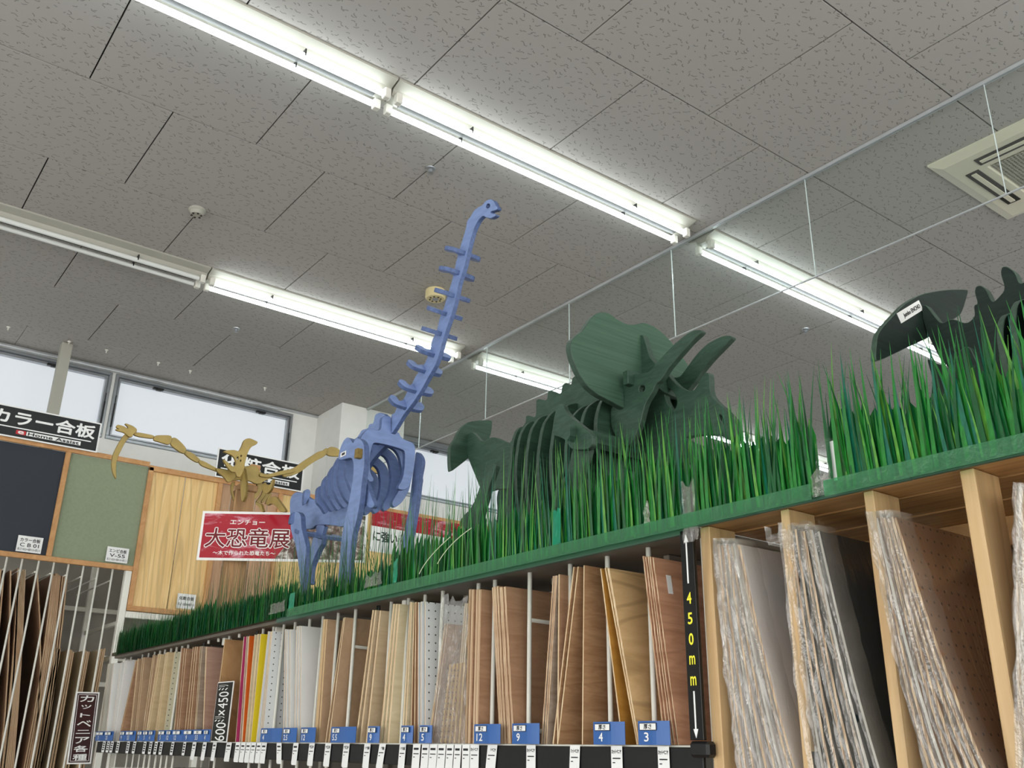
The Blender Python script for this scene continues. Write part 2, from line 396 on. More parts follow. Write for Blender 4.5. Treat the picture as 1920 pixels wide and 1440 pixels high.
for i, (a, b) in enumerate(wins):
    t = thing('window_%d' % (i + 1), None, None, (X0, (a + b) / 2, ZW0)); t['kind'] = 'structure'
    fr = MB()
    for (y0, y1, z0, z1) in ((a, b, ZW0, ZW0 + .03), (a, b, ZW1 - .03, ZW1), (a, a + .028, ZW0 + .03, ZW1 - .03), (b - .028, b, ZW0 + .03, ZW1 - .03)):
        fr.cbox(X0 - .08, X0 + .02, y0, y1, z0, z1, .004)
    obj('window_frame', fr, M['alu'], t)
    sa = MB()
    for (y0, y1, z0, z1) in ((a + .034, b - .034, ZW0 + .034, ZW0 + .05), (a + .034, b - .034, ZW1 - .06, ZW1 - .038), (a + .034, a + .052, ZW0 + .05, ZW1 - .06), (b - .052, b - .034, ZW0 + .05, ZW1 - .06)):
        sa.cbox(X0 - .05, X0 + .012, y0, y1, z0, z1, .003)
    obj('sash', sa, M['alu'], t)
    obj('blind', MB().box(X0 - .06, X0 - .052, a + .028, b - .028, ZW0 + .03, ZW1 - .03), M['blind'], t)
    for q in (.22, .8):
        y = a + (b - a) * q
        obj('hinge', MB().cbox(X0 + .012, X0 + .05, y - .05, y + .05, ZW1 - .075, ZW1 - .055, .004).cbox(X0 + .02, X0 + .06, y - .02, y + .03, ZW1 - .085, ZW1 - .06, .004), M['dark_alu'], t)
    for y in (a + .03, b - .03):
        obj('window_stay', MB().tube((X0 + .03, y, ZW0 + .12), (X0 + .03, y, ZW0 + .34), .007).tube((X0 + .03, y, ZW0 + .34), (X0 + .03, y, ZW0 + .42), .004).tube((X0, y, ZW0 + .12), (X0 + .03, y, ZW0 + .12), .008), M['dark_alu'], t)

# unseen glowing panes added on two walls as fill light
fill_near = thing('window_6', None, None, (0, Y0, -EYE)); fill_near['kind'] = 'structure'
M['fill_pane_glow'] = glow('added_fill_glow', (1.0, .985, .95), FILL_GLOW)
for i in range(6):
    obj('fill_pane', MB().box(-5.4 + i * 1.8, -3.66 + i * 1.8, Y0 + .01, Y0 + .02, -1.2, 1.5), M['fill_pane_glow'], fill_near)
    obj('fill_pane_bar', MB().cbox(-5.46 + i * 1.8, -5.40 + i * 1.8, Y0 + .0, Y0 + .06, -1.3, 1.6), M['alu'], fill_near)
fill_right = thing('window_7', None, None, (X1, 2, -EYE)); fill_right['kind'] = 'structure'  # second set of added fill panes, on the right wall
for i in range(8):
    obj('fill_pane', MB().box(X1 - .02, X1 - .01, -4.9 + i * 1.8, -3.16 + i * 1.8, -1.2, 1.9), M['fill_pane_glow'], fill_right)
    obj('fill_pane_bar', MB().cbox(X1 - .06, X1, -4.96 + i * 1.8, -4.90 + i * 1.8, -1.3, 2.0), M['alu'], fill_right)
# ---- ceiling with its boards
ceil = struct('ceiling', MB().box(X0 - .3, X1, Y0, Y1, H + .014, H + .2), M['ceil_back'])
PX, PY = .9102, .93
tile_me = None; base_x = -.853 * H
n_t = 0
def rest_tiles():
    mb = MB(); cnt = 0
    for k in range(-10, 8):
        xa = base_x - PX * (k + 1); j0 = (.898 if k % 2 == 0 else .762) * H
        for j in range(-12, 16):
            ya = j0 + PY * j
            x_0, x_1, y_0, y_1 = max(xa, X0), min(xa + PX, X1), max(ya, Y0), min(ya + PY, Y1)
            if x_1 - x_0 < .05 or y_1 - y_0 < .05: continue
            near = (-10 < xa < .3) and (-1.2 < ya < 11.8) and x_1 - x_0 > PX - .01
            if near:
                tiles.append((xa, ya))
            else:
                mb.cbox(x_0 + .0015, x_1 - .0015, y_0 + .0015, y_1 - .0015, H, H + .014, .002)
    return mb
tiles = []
rest = rest_tiles()
for xa, ya in tiles:
    if tile_me is None:
        tile_me = mesh_of('ceiling_tile', MB().cbox(.004, PX - .004, .004, PY - .004, 0, .014, .0006), M['ceil'])
    o = D.objects.new('ceiling_tile', tile_me); COL.objects.link(o); o.parent = ceil
    o.location = (xa - WL['ceiling'][0], ya - WL['ceiling'][1], H - WL['ceiling'][2]); WL[o.name] = (xa, ya, H)
tag(obj('outer_ceiling_tiles', rest, M['ceil'], ceil), kind='stuff')

# ---- fluorescent fixtures: bare twin-tube battens in rows
L_FIX = 2.26
protos = {}
def fixture(x, y, lit, label):
    t = thing('fluorescent_light', label, 'ceiling light', (x, y + 1.13, H), 'fluorescent battens on the ceiling')
    if not protos:
        protos['h'] = mesh_of('batten_housing', MB().prism([(-.115, 0), (-.115, -.012), (-.05, -.028), (-.036, -.062), (.036, -.062), (.05, -.028), (.115, -.012), (.115, 0)], 'y', -1.13, 1.13), M['fixture'])
        recalc(protos['h'])
        protos['r'] = mesh_of('centre_channel', MB().cbox(-.032, .032, -1.06, 1.06, -.072, -.060, .004), M['ridge'])
        protos['s'] = mesh_of('lamp_holder', MB().cbox(-.02, .02, -.019, .019, -.115, -.055, .005), M['white_metal'])
        protos['c'] = mesh_of('tube_clip', MB().cbox(-.018, .018, -.004, .004, -.094, -.05, .002), M['dark_alu'])
        for k in (True, False):
            protos[k] = mesh_of('tube', MB().tube((0, -1.072, -.088), (0, 1.072, -.088), .0165, 12), M['tube_on' if k else 'tube_off'], smooth=False)
    def put(n, me, dx, dy):
        o = D.objects.new(n, me); COL.objects.link(o); o.parent = t; o.location = (dx, dy, 0); WL[o.name] = WL[t.name]
    put('batten_housing', protos['h'], 0, 0); put('centre_channel', protos['r'], 0, 0)
    for dx in (-.055, .055):
        put('tube', protos[lit], dx, 0)
        for dy in (-1.099, 1.099): put('lamp_holder', protos['s'], dx, dy)
        for dy in (-.63, .63): put('tube_clip', protos['c'], dx, dy)
    return t
ys_row = [-4.87, -2.61, -.34, 1.93, 4.37, 6.64, 8.91, 11.18, 13.45]
nth = ['nearest', 'second', 'third', 'fourth', 'fifth', 'sixth', 'seventh', 'eighth', 'ninth']
for rx, nm in ((-3.70, 'the row above the blue neck'), (-6.37, 'the row nearest the windows'), (-.90, 'the row right of the picture'), (1.7, 'the second row outside the picture'), (4.4, 'the last row outside the picture')):
    for k, y in enumerate(ys_row):
        if rx == -.90 and 3 < y < 9: continue
        lit = not (rx == -6.37 and abs(y + .34) < .01)
        key = (rx, y)
        lb = {(-6.37, -.34): 'unlit twin-tube batten left of the lit one in the row nearest the windows',
              (-3.7, 1.93): 'lit twin-tube batten ending just before the glass screen, above the blue head',
              (-3.7, -.34): 'lit twin-tube batten running out of the top left of the picture',
              (-3.7, 4.37): 'lit twin-tube batten seen through the glass screen above the triceratops horns',
              (-3.7, 6.64): 'lit twin-tube batten half hidden by the dark tail plate at right',
              (-6.37, 1.93): 'lit twin-tube batten crossing behind the blue neck',
              (-6.37, 4.37): 'lit twin-tube batten behind the glass just above the triceratops back'}.get(key,
              'far lit batten, %s from the near wall in %s' % (nth[k], nm))
        fixture(rx, y, lit, lb)

# ---- ceiling fittings
def lathe_thing(name, label, cat, p, prof, mat, extra=None, group=None):
    t = thing(name, label, cat, (p.x, p.y, H), group); mb = MB(); lathe(mb, p.x, p.y, [(r, H + z) for r, z in prof])
    obj('body', mb, mat, t, smooth=False)
    if extra: extra(t, p)
    return t
def det_extra(t, p):
    mb = MB()
    for i in range(6):
        a = i * math.pi / 3
        mb.cbox(p.x + .03 * math.cos(a) - .006, p.x + .03 * math.cos(a) + .006, p.y + .03 * math.sin(a) - .006, p.y + .03 * math.sin(a) + .006, H - .048, H - .04, .001)
    obj('vent_slots', mb, M['slot'], t)
lathe_thing('smoke_detector', 'small white round smoke detector on the ceiling left of centre', 'detector', SZ(370, 393, H), [(.001, 0), (.055, 0), (.055, -.012), (.045, -.02), (.04, -.042), (.001, -.044)], M['fixture'], det_extra)
def al_extra(t, p):
    mb = MB()
    lathe(mb, p.x, p.y, [(.001, H - .078), (.022, H - .078), (.026, H - .074)]); obj('lens', mb, M['alu'], t)
    mb = MB()
    for i in range(8):
        a = i * math.pi / 4
        mb.cbox(p.x + .042 * math.cos(a) - .006, p.x + .042 * math.cos(a) + .006, p.y + .042 * math.sin(a) - .006, p.y + .042 * math.sin(a) + .006, H - .077, H - .07, .001)
    obj('vent_slots', mb, M['slot'], t)
lathe_thing('flame_detector', 'deep cream round detector beside the blue neck', 'detector', SZ(817, 545, H), [(.001, 0), (.075, 0), (.078, -.004), (.078, -.062), (.07, -.072), (.001, -.074)], M['beige'], al_extra)
for x, y, lb in ((807, 316, 'small chrome sprinkler head above and left of the blue head'), (443, 616, 'small chrome sprinkler head left of the lit batten, above the windows'),
                 (1510, 617, 'small chrome sprinkler head on the ceiling behind the glass screen')):
    lathe_thing('sprinkler_head', lb, 'sprinkler', SZ(x, y, H), [(.001, 0), (.032, 0), (.03, -.006), (.014, -.01), (.012, -.03), (.02, -.034), (.001, -.036)], M['alu'])
for i, (x, y) in enumerate(((16, 613), (200, 656), (130, 640), (297, 680), (357, 695), (497, 727))):
    lathe_thing('ceiling_hook', 'tiny white ceiling hook along the windows, %s from the left' % ['first', 'third', 'second', 'fourth', 'fifth', 'sixth'][i], 'hook', SZ(x, y, H), [(.001, 0), (.016, 0), (.014, -.006), (.006, -.012), (.006, -.03), (.001, -.032)], M['white_metal'], group='white hooks along the window wall')
# air conditioner cassette
ax0, ax1, ay0, ay1 = -2.31, -1.36, 4.80, 5.75
t = thing('air_conditioner', 'square cream ceiling air conditioner cassette seen through the glass at right', 'air conditioner', ((ax0 + ax1) / 2, (ay0 + ay1) / 2, H))
mb = MB()
rr = chaikin([(ax0, ay0), (ax1, ay0), (ax1, ay1), (ax0, ay1)], 3)
sq = lambda a: [(ax0 + a, ay0 + a), (ax1 - a, ay0 + a), (ax1 - a, ay1 - a), (ax0 + a, ay1 - a)]
mb.add([(x, y, H) for x, y in sq(0)] + [(x, y, H - .012) for x, y in sq(0)] + [(x, y, H - .035) for x, y in sq(.06)] + [(x, y, H - .035) for x, y in sq(.235)] + [(x, y, H - .02) for x, y in sq(.25)],
       [(4 * k + i, 4 * k + (i + 1) % 4, 4 * k + 4 + (i + 1) % 4, 4 * k + 4 + i) for k in range(4) for i in range(4)] + [(16, 17, 18, 19)])
obj('panel', mb, M['ac'], t)
g = MB()
for i in range(22):
    u = .26 + i * (.43 / 21); g.box(ax0 + u, ax0 + u + .008, ay0 + .255, ay1 - .255, H - .032, H - .021)
for i in range(22):
    u = .26 + i * (.43 / 21); g.box(ax0 + .255, ax1 - .255, ay0 + u, ay0 + u + .008, H - .030, H - .022)
obj('grille', g, M['grille'], t)
for k in range(4):
    s_ = MB(); f_ = MB()
    for m_, (a, b, e, z) in ((s_, (.11, .19, .22, -.0355)), (f_, (.135, .165, .24, -.041))):
        x_0, x_1, y_0, y_1 = [(ax0 + a, ax0 + b, ay0 + e, ay1 - e), (ax1 - b, ax1 - a, ay0 + e, ay1 - e), (ax0 + e, ax1 - e, ay0 + a, ay0 + b), (ax0 + e, ax1 - e, ay1 - b, ay1 - a)][k]
        m_.cbox(x_0, x_1, y_0, y_1, H + z - .004, H + z + .01, .001)
    so = obj('air_slot', s_, M['slot'], t); obj('louvre', f_, M['ac'], so)

# ---- glass smoke screen hung from the ceiling
GY = 4.33; GZ = 2.60
t = thing('glass_screen', 'clear glass smoke screen hanging from a metal rail on the ceiling', 'glass screen', (-3, GY, GZ))
obj('top_rail', MB().cbox(-8.24, X1, GY - .014, GY + .014, H - .022, H - .001, .003), M['rail'], t)
obj('bottom_rail', MB().cbox(-8.24, X1, GY - .005, GY + .005, GZ - .008, GZ, .001), M['rail'], t)
gx = [-8.238, -7.178, -6.123, -5.032, -3.942, -2.833, -1.721, -.63, .46, 1.55, 2.64, 3.73, 4.82, 5.99]
for a, b in zip(gx, gx[1:]):
    obj('pane', MB().box(a + .003, b - .003, GY - .003, GY + .003, GZ, H - .022), M['glass'], t)
for a in gx[1:-1]:
    obj('seam', MB().box(a - .0013, a + .0013, GY - .004, GY + .004, GZ, H - .022), M['seam'], t)

# ================================================================== DISPLAY RACK FACING THE AISLE (left)
DX = -7.2
def DYp(px, y): return SX(px, y, DX)
M['panel_black'] = paint('black_coated_panel', (42, 48, 58), .6, var=.05)
M['panel_green'] = paint('moss_green_panel', (140, 150, 124), .8, var=.08, scale=(60, 60, 60))
M['panel_grain'] = wood('printed_grain_board', (240, 208, 150), (222, 182, 118), (6, 22, 1.6), .4, rings=.4, dist=1.5)
M['panel_pale'] = wood('pale_brown_board', (196, 158, 124), (172, 134, 102), (3, 40, 3), .5)
M['panel_yellow'] = wood('yellow_board', (232, 204, 144), (214, 180, 116), (3, 30, 3), .5)
M['batten'] = wood('wood_batten', (206, 158, 108), (180, 130, 82), (10, 10, 10), .5)
ZT = DYp(130, 849).z                       # top of the sample boards
ZB = 1.215; ZB2 = DYp(245, 1136).z
ycol = [DYp(-30, 820).y, DYp(128, 849).y, DYp(283.5, 877).y, DYp(413, 905).y, DYp(526, 925).y]
ycol += [ycol[-1] + .62, ycol[-1] + 1.24, ycol[-1] + 1.86, ycol[-1] + 2.5]
fr = thing('sample_display', 'wooden batten frame holding the sample panels at left', 'display', (DX, 2.5, ZB))
def bat(y0, y1, z0, z1): return obj('batten', MB().cbox(DX, DX + .022, y0, y1, z0, z1, .003), M['batten'], fr)
bat(.2, ycol[2] - .018, ZT, ZT + .036); bat(ycol[2] - .018, ycol[-1], ZT - .03, ZT + .012)
bat(.2, ycol[2] - .018, ZB - .036, ZB); bat(ycol[2] - .018, ycol[-1], ZB2 - .036, ZB2)
for i, y in enumerate(ycol):
    z0 = ZB if i < 2 else ZB2
    bat(y - .018, y + .018, z0, ZT if i < 3 else ZT - .03)
def dboard(y0, y1, z0, z1, mat, name, label):
    return tag(obj(name, MB().cbox(DX - .014, DX - .001, y0, y1, z0, z1, .002), mat), label, 'panel')
dboard(ycol[0], ycol[1], ZB, ZT, M['panel_black'], 'sample_board', 'matt black sample panel in the display frame at far left')
pg = dboard(ycol[1], ycol[2], ZB, ZT, M['panel_green'], 'sample_board', 'moss green sample panel right of the black one')
ym = DYp(349, 893).y
dboard(ycol[2], ym - .003, ZB2, ZT - .01, M['panel_grain'], 'sample_board', 'honey grained wood panel just right of the green panel')
dboard(ym + .003, ycol[3], ZB2, ZT - .01, M['panel_grain'], 'sample_board', 'honey grained wood panel left of the pale brown boards')
npl = 5; yy = [ycol[3] + (ycol[4] - ycol[3]) * i / npl for i in range(npl + 1)]
for i in range(npl):
    tag(dboard(yy[i] + .003, yy[i + 1] - .003, ZB2, ZT - .03, M['panel_pale'], 'sample_board', 'narrow pale brown board behind the ochre winged skeleton, %s from the left' % nth[i].replace('nearest', 'first')), group='narrow pale boards in the display frame')
for i, (mt, lb) in enumerate(((M['panel_yellow'], 'light yellow wood panel left of the blue hips, upper part showing'), (M['panel_yellow'], 'light yellow wood panel behind the blue front legs'),
                              (M['panel_grain'], 'honey wood panel behind the blue far leg, right of the legs'), (M['panel_yellow'], 'yellow wood panel furthest right behind the tall grass'))):
    dboard(ycol[4 + i], ycol[5 + i] - .003, ZB2, ZT - .03, mt, 'sample_board', lb)
# price cards on the panels
def card(c0, c1, c2, X, label, lines, name='price_card', mat='paper', parent=None):
    a, b, d = SX(*c0, X), SX(*c1, X), SX(*c2, X)      # top left, top right, bottom left
    U = (b - a).normalized(); w_ = (b - a).length; h = a.z - d.z
    t = thing(name, label, 'card', (X, (a.y + b.y) / 2, d.z))
    obj('sheet', MB().obox(a - VZ * h, VY, VZ, VX, w_, h, .002), M[mat], t)
    for s, fy, fw, fh, kw in lines:
        text(s, t, M['ink'], Vector((X + .0015, (a.y + b.y) / 2, a.z - h * fy)), VY, VZ, w_ * fw, h * fh, **kw)
    return t
card((35, 1003), (82, 1008), (30, 1033), DX + .024, 'white price card on the lower edge of the black panel', [('カラー合板', .25, .8, .24, dict(bold=.02)), ('C B 01', .56, .75, .22, dict(bold=.02)), ('長さ1820×幅910×厚2.3', .83, .9, .16, {})])
card((202, 1024), (243, 1027), (198, 1052), DX + .024, 'white price card on the lower edge of the green panel', [('エンビ合板', .25, .8, .24, dict(bold=.02)), ('V-55', .56, .7, .22, dict(bold=.02)), ('長さ1820×幅910×厚2.3', .83, .9, .16, {})])
card((334, 1112), (368, 1116), (330, 1140), DX + .024, 'white price card at the foot of the grained panel, behind grass tips', [('化粧合板', .3, .8, .24, dict(bold=.02)), ('長さ1820×幅910', .7, .9, .2, {})])
# black header boards
def header(c0, c1, c2, label, word, cut):
    X = DX + .05
    a, b, d = SX(*c0, X), SX(*c1, X), SX(*c2, X); w_ = b.y - a.y; h = a.z - d.z
    t = thing('header_sign', label, 'sign', (X, (a.y + b.y) / 2, d.z))
    o = Vector((X, a.y, d.z))
    obj('board', MB().obox(o, VY, VZ, VX, w_, h, .008), M['white_print'], t)
    obj('face', MB().obox(o + VX * .001 + VY * .01 + VZ * .01, VY, VZ, VX, w_ - .02, h - .02, .0015), M['black_label'], t)
    text(word, t, M['white_print'], o + VX * .002 + VY * (w_ * .5) + VZ * (h * .64), VY, VZ, w_ * .90, h * .43, bold=.035)
    obj('rule', MB().obox(o + VX * .002 + VY * (w_ * .05) + VZ * (h * .305), VY, VZ, VX, w_ * .88, .008, .001), M['white_print'], t)
    obj('name_strip', MB().obox(o + VX * .002 + VY * (w_ * .36) + VZ * (h * .13), VY, VZ, VX, w_ * .48, h * .13, .001), M['white_print'], t)
    obj('logo_box', MB().obox(o + VX * .002 + VY * (w_ * .27) + VZ * (h * .13), VY, VZ, VX, w_ * .085, h * .13, .001), M['red_card'], t)
    text('e', t, M['white_print'], o + VX * .003 + VY * (w_ * .312) + VZ * (h * .195), VY, VZ, w_ * .05, h * .09, bold=.05)
    text('Home Assist', t, M['ink'], o + VX * .003 + VY * (w_ * .60) + VZ * (h * .195), VY, VZ, w_ * .45, h * .10, bold=.05)
    return t
header((-20, 752), (191, 796), (-20, 812), 'black header sign with white lettering above the black and green panels', 'カラー合板', 0)
header((410, 839), (571, 868), (406, 894), 'black header sign with white lettering behind the ochre winged skeleton', '化粧合板', 0)
# tall sheet rack below the panels
rk = thing('sheet_rack', 'white metal sheet rack with tall poles under the black and green panels', 'rack', (DX, 1.0, -EYE))
for px in (-17, 12.5, 42, 73.5, 102.5, 130.5, 159, 187, 214.5):
    p = SX(px, 1050, DX); obj('pole', MB().tube((DX, p.y, -EYE), (DX, p.y, ZB - .03), .0068, 8), M['white_metal'], rk, smooth=True)
ye = ycol[2] - .02
obj('upright', MB().cbox(DX - .04, DX + .015, ye - .045, ye + .0, -EYE, ZB - .03, .004), M['white_metal'], rk)
obj('upright', MB().cbox(DX - .04, DX + .015, ye + .62, ye + .66, -EYE, ZB2 - .03, .004), M['white_metal'], rk)
obj('upright', MB().cbox(DX - 1.0, DX - .95, ye - .045, ye, -EYE, ZT, .004), M['white_metal'], rk)
obj('upright', MB().cbox(DX - 1.0, DX - .95, .1, .145, -EYE, ZT, .004), M['white_metal'], rk)
for q in range(9):
    y = SX(-17 + 29 * q, 1050, DX).y
    obj('spacer_arm', MB().tube((DX, y, 1.10), (DX - .95, y, 1.10), .006, 6), M['white_metal'], rk)
for z in (.05, .42, .62, .98):
    obj('back_rail', MB().cbox(DX - .99, DX - .96, .1, ye + .6, z, z + .035, .003), M['white_metal'], rk)
obj('brace', MB().tube((DX - .97, ye, .45), (DX - .97, .2, 1.0), .012, 6), M['white_metal'], rk)
obj('brace', MB().tube((DX - .97, ye, .05), (DX - .97, .4, .6), .012, 6), M['white_metal'], rk)
obj('side_rail', MB().cbox(DX - .95, DX, ye - .03, ye, .56, .59, .003), M['white_metal'], rk)
obj('side_rail', MB().cbox(DX - .95, DX, ye - .03, ye, .80, .83, .003), M['white_metal'], rk)
obj('lower_shelf_frame', MB().cbox(DX - .03, DX + .012, ye, ycol[-1], ZB2 - .085, ZB2 - .04, .003), M['white_metal'], rk)
struct('wall_partition', MB().box(DX - 1.25, DX - 1.2, -1, 9, -EYE, ZB + .3), M['shade_grey'])
# ================================================================== TALL SHEETS IN THE LEFT RACK
M['hard'] = wood('dark_sheet_board', (150, 116, 90), (120, 88, 64), (3, 20, 2), .6)
M['hard_e'] = wood('sheet_board_edge', (206, 180, 146), (150, 112, 82), (90, 90, 1), .7)
M['sheet_pale'] = wood('pale_sheet_board', (206, 190, 160), (180, 160, 128), (3, 12, 2), .6)
def bowed(a0, z0, a1, z1, depth0, depth1, th, bow, mats, axis='y', n=7, name='board', wav=0):
    """upright sheet: foot at a0,z0 and head at a1,z1 in the rack's front plane, reaching back from depth0 to depth1"""
    mb = MB(); L = n + 1; vs_ = []
    tx, tz = (a1 - a0), (z1 - z0); ln = math.hypot(tx, tz); nx, nz = tz / ln, -tx / ln
    for i in range(L):
        f = i / n; b = bow * math.sin(math.pi * f)
        cx = a0 + tx * f + nx * b; cz = z0 + tz * f + nz * b
        for sd in (-.5, .5):
            for dp in (depth0, depth1):
                a = cx + nx * th * sd + (wav * math.sin(5 * f + 2) if dp == depth1 else 0); z = cz + nz * th * sd
                vs_.append((a, dp, z) if axis == 'x' else (dp, a, z))
    fs = []; ms = []
    for i in range(n):
        o, p = 4 * i, 4 * i + 4
        for q, m_ in (((o, o + 1, p + 1, p), 0), ((o + 2, p + 2, p + 3, o + 3), 0), ((o, p, p + 2, o + 2), 1), ((o + 1, o + 3, p + 3, p + 1), 1)):
            fs.append(q); ms.append(m_)
    e = 4 * n
    fs += [(0, 2, 3, 1), (e, e + 1, e + 3, e + 2)]; ms += [1, 1]
    mb.v = vs_; mb.f = fs; mb.m = ms
    return obj(name, mb, mats)
# (foot y, head y at rack plane given by photo px at heights; count; label)
def tall(n, b0, b1, t0, t1, ty, face, lab, grp, bow=.02, back=.9, by=1440):
    for i in range(n):
        f = i / max(1, n - 1)
        a = SX(b0 + (b1 - b0) * f, by, DX - .06); b = SX(t0 + (t1 - t0) * f, ty + random.uniform(-3, 3), DX - .06)
        k = (b.y - a.y) / (b.z - a.z)
        z0 = -1.1; y0 = a.y - k * (a.z - z0) * .6
        o = bowed(y0, z0, b.y, b.z, DX - .06, DX - back, .009, bow, [M[face], M['hard_e']], 'y', name='sheet_board')
        tag(o, lab if n == 1 else lab + ', %s from left' % nth[i].replace('nearest', 'first'), 'board', grp if n > 1 else None)
tall(2, -42, -28, 2, 8, 1068, 'hard', 'brown sheet at the far left edge of the tall rack', 'brown sheets at the far left edge')
tall(2, -12, -4, 20, 34, 1068, 'hard', 'brown sheet leaning in the first open slot of the tall rack', 'sheets in the first slot of the tall rack', .06)
tall(7, 2, 24, 36, 47, 1071, 'hard', 'pale edged sheet in the dense bundle of the second slot', 'sheets in the dense bundle of the second slot', .03)
tall(1, 18, 18, 70, 70, 1078, 'hard', 'single strongly bowed brown sheet left of the middle bundle', None, .14)
tall(6, 30, 52, 100, 113, 1077, 'hard', 'pale edged sheet in the leaning middle bundle of the tall rack', 'sheets in the middle bundle of the tall rack', .05)
tall(3, 52, 62, 118, 126, 1079, 'hard', 'brown sheet leaning on the right side of the middle bundle', 'sheets right of the middle bundle', .05)
tall(4, 62, 78, 106, 113, 1218, 'sheet_pale', 'pale short sheet in the first of the low bundles', 'pale sheets, first low bundle', .0)
tall(3, 88, 100, 132, 138, 1220, 'sheet_pale', 'pale short sheet in the second of the low bundles', 'pale sheets, second low bundle', .0)
tall(3, 116, 128, 161, 167, 1221, 'sheet_pale', 'pale short sheet in the third of the low bundles', 'pale sheets, third low bundle', .0)
tall(3, 144, 156, 190, 197, 1218, 'sheet_pale', 'pale short sheet in the low bundle next to the striped rack end', 'pale sheets, low bundle at the rack end', .0)

# ================================================================== FRONT RACK WITH THE CUT BOARDS
RY = 1.615; RXL = -6.02; RXM = -1.455
ZD = .016
FB = .467        # underside of the rack top
rack = thing('board_rack', 'white metal rack holding cut plywood boards upright between thin poles', 'rack', (-3.7, RY, -EYE))
obj('top_shelf', MB().cbox(RXL, RXM, RY + .005, RY + .66, FB + .004, FB + .022, .002), M['steel_dark'], rack)
for x in [RXL + .3 + .45 * i for i in range(10)]:
    obj('top_support', MB().cbox(x - .010, x + .010, RY + .14, RY + .64, FB - .018, FB + .003, .002), M['steel_dark'], rack)
obj('rear_support', MB().cbox(RXL, RXM, RY + .3, RY + .325, FB - .035, FB + .003, .002), M['white_metal'], rack)
obj('deck', MB().cbox(RXL, RXM, RY + .0, RY + .66, ZD - .006, ZD, .001), M['white_metal'], rack)
obj('back_panel', MB().cbox(RXL, RXM, RY + .66, RY + .67, -EYE, FB, .001), M['shade_grey'], rack)
obj('price_rail', MB().cbox(RXL, RXM + .01, RY - .012, RY - .002, -.046, ZD - .004, .002), M['black'], rack)
obj('base_deck', MB().cbox(RXL, RXM, RY, RY + .66, -.60, -.585, .001), M['white_metal'], rack)
PYY = RY + .045
poles = [217, 223, 228, 233, 241, 251.5, 272, 283, 294, 304, 313, 324, 334, 344, 355, 392, 410, 430, 448, 492, 511, 530, 551, 578, 607, 635, 667, 733, 765, 796, 829, 896, 927, 993, 1070, 1141, 1220]
for px in poles:
    x = SY(px, 1200 if px < 600 else 1150, PYY).x
    if x < RXL + .02: continue
    obj('pole', MB().tube((x, PYY, {1070: .28, 392: .455, 410: .455, 448: .455}.get(px, -EYE + .2)), (x, PYY, FB + .004), .0065 if px > 300 else .005, 8), M['white_metal'], rack, smooth=True)
    if px in (667, 993, 1141): obj('spacer_arm', MB().tube((x, PYY, .34), (x, RY + .6, .33), .006, 6).tube((x, PYY, .05), (x, RY + .6, .05), .006, 6), M['white_metal'], rack)
ups = [RXL + .02, -4.435, -3.86, -2.815, -1.472]
for x in ups:
    obj('upright', MB().cbox(x - .004, x + .020, RY + .05, RY + .09, FB - .03 if x < -2 and x > -5.5 else -EYE, FB + .004, .003), M['white_metal'], rack)
    obj('rear_upright', MB().cbox(x - .012, x + .012, RY + .60, RY + .64, -EYE, FB + .004, .003), M['white_metal'], rack)
# black measuring strips beside the uprights
def arrow(t, cx, y, z0, z1, w_, head, up, mat):
    mb = MB(); a, b = (z0, z1 - head) if up else (z0 + head, z1)
    mb.box(cx - w_ * .14, cx + w_ * .14, y - .0012, y, a, b)
    tip = z1 if up else z0; bs_ = b if up else a
    v = [(cx - w_ / 2, y - .0012, bs_), (cx + w_ / 2, y - .0012, bs_), (cx, y - .0012, tip), (cx - w_ / 2, y, bs_), (cx + w_ / 2, y, bs_), (cx, y, tip)]
    mb.add(v, [(0, 1, 2), (3, 5, 4), (0, 3, 4, 1), (1, 4, 5, 2), (2, 5, 3, 0)])
    return obj('arrow', mb, M[mat], t)
sa_, sb_ = SY(1269, 1001, RY - .03), SY(1294, 1388, RY - .03)
sx0, sx1 = sb_.x - .002, sb_.x + .036
t = thing('measuring_strip', 'black measuring strip lettered 450mm in yellow between white arrows, beside the first pine post', 'sign', (sx0 + .019, RY - .02, .005))
obj('strip', MB().cbox(sx0, sx1, RY - .028, RY - .018, .026, FB + .005, .001), M['black_label'], t)
arrow(t, (sx0 + sx1) / 2, RY - .0285, .352, .462, .013, .018, True, 'white_print'); arrow(t, (sx0 + sx1) / 2, RY - .0285, .030, .124, .013, .018, False, 'white_print')
for ch, z in zip('450mm', (.320, .276, .232, .188, .145)):
    text(ch, t, M['yellow_print'], (( sx0 + sx1) / 2, RY - .0292, z), VX, VZ, .016 if ch == 'm' else .0125, .018 if ch == 'm' else .024, bold=.03)
obj('rail_end_cap', MB().cbox(sx0 - .004, sx1 + .012, RY - .03, RY - .0, -.008, .024, .006), M['black'], rack)
for i, (x, lb) in enumerate(((SY(689, 1140, RY).x, 'narrow black measuring strip with white arrow beside the pale veneered boards'), (SY(464, 1187, RY).x, 'narrow black measuring strip with white arrow left of the magenta board'), (SY(366, 1205, RY).x, 'narrow black measuring strip with white arrow among the brown boards at left'))):
    t = thing('measuring_strip', lb, 'sign', (x, RY + .05, .33))
    obj('strip', MB().cbox(x - .010, x + .010, RY + .040, RY + .046, .33, FB, .001), M['black_label'], t)
    arrow(t, x, RY + .0395, .34, .435, .010, .016, True, 'white_print')

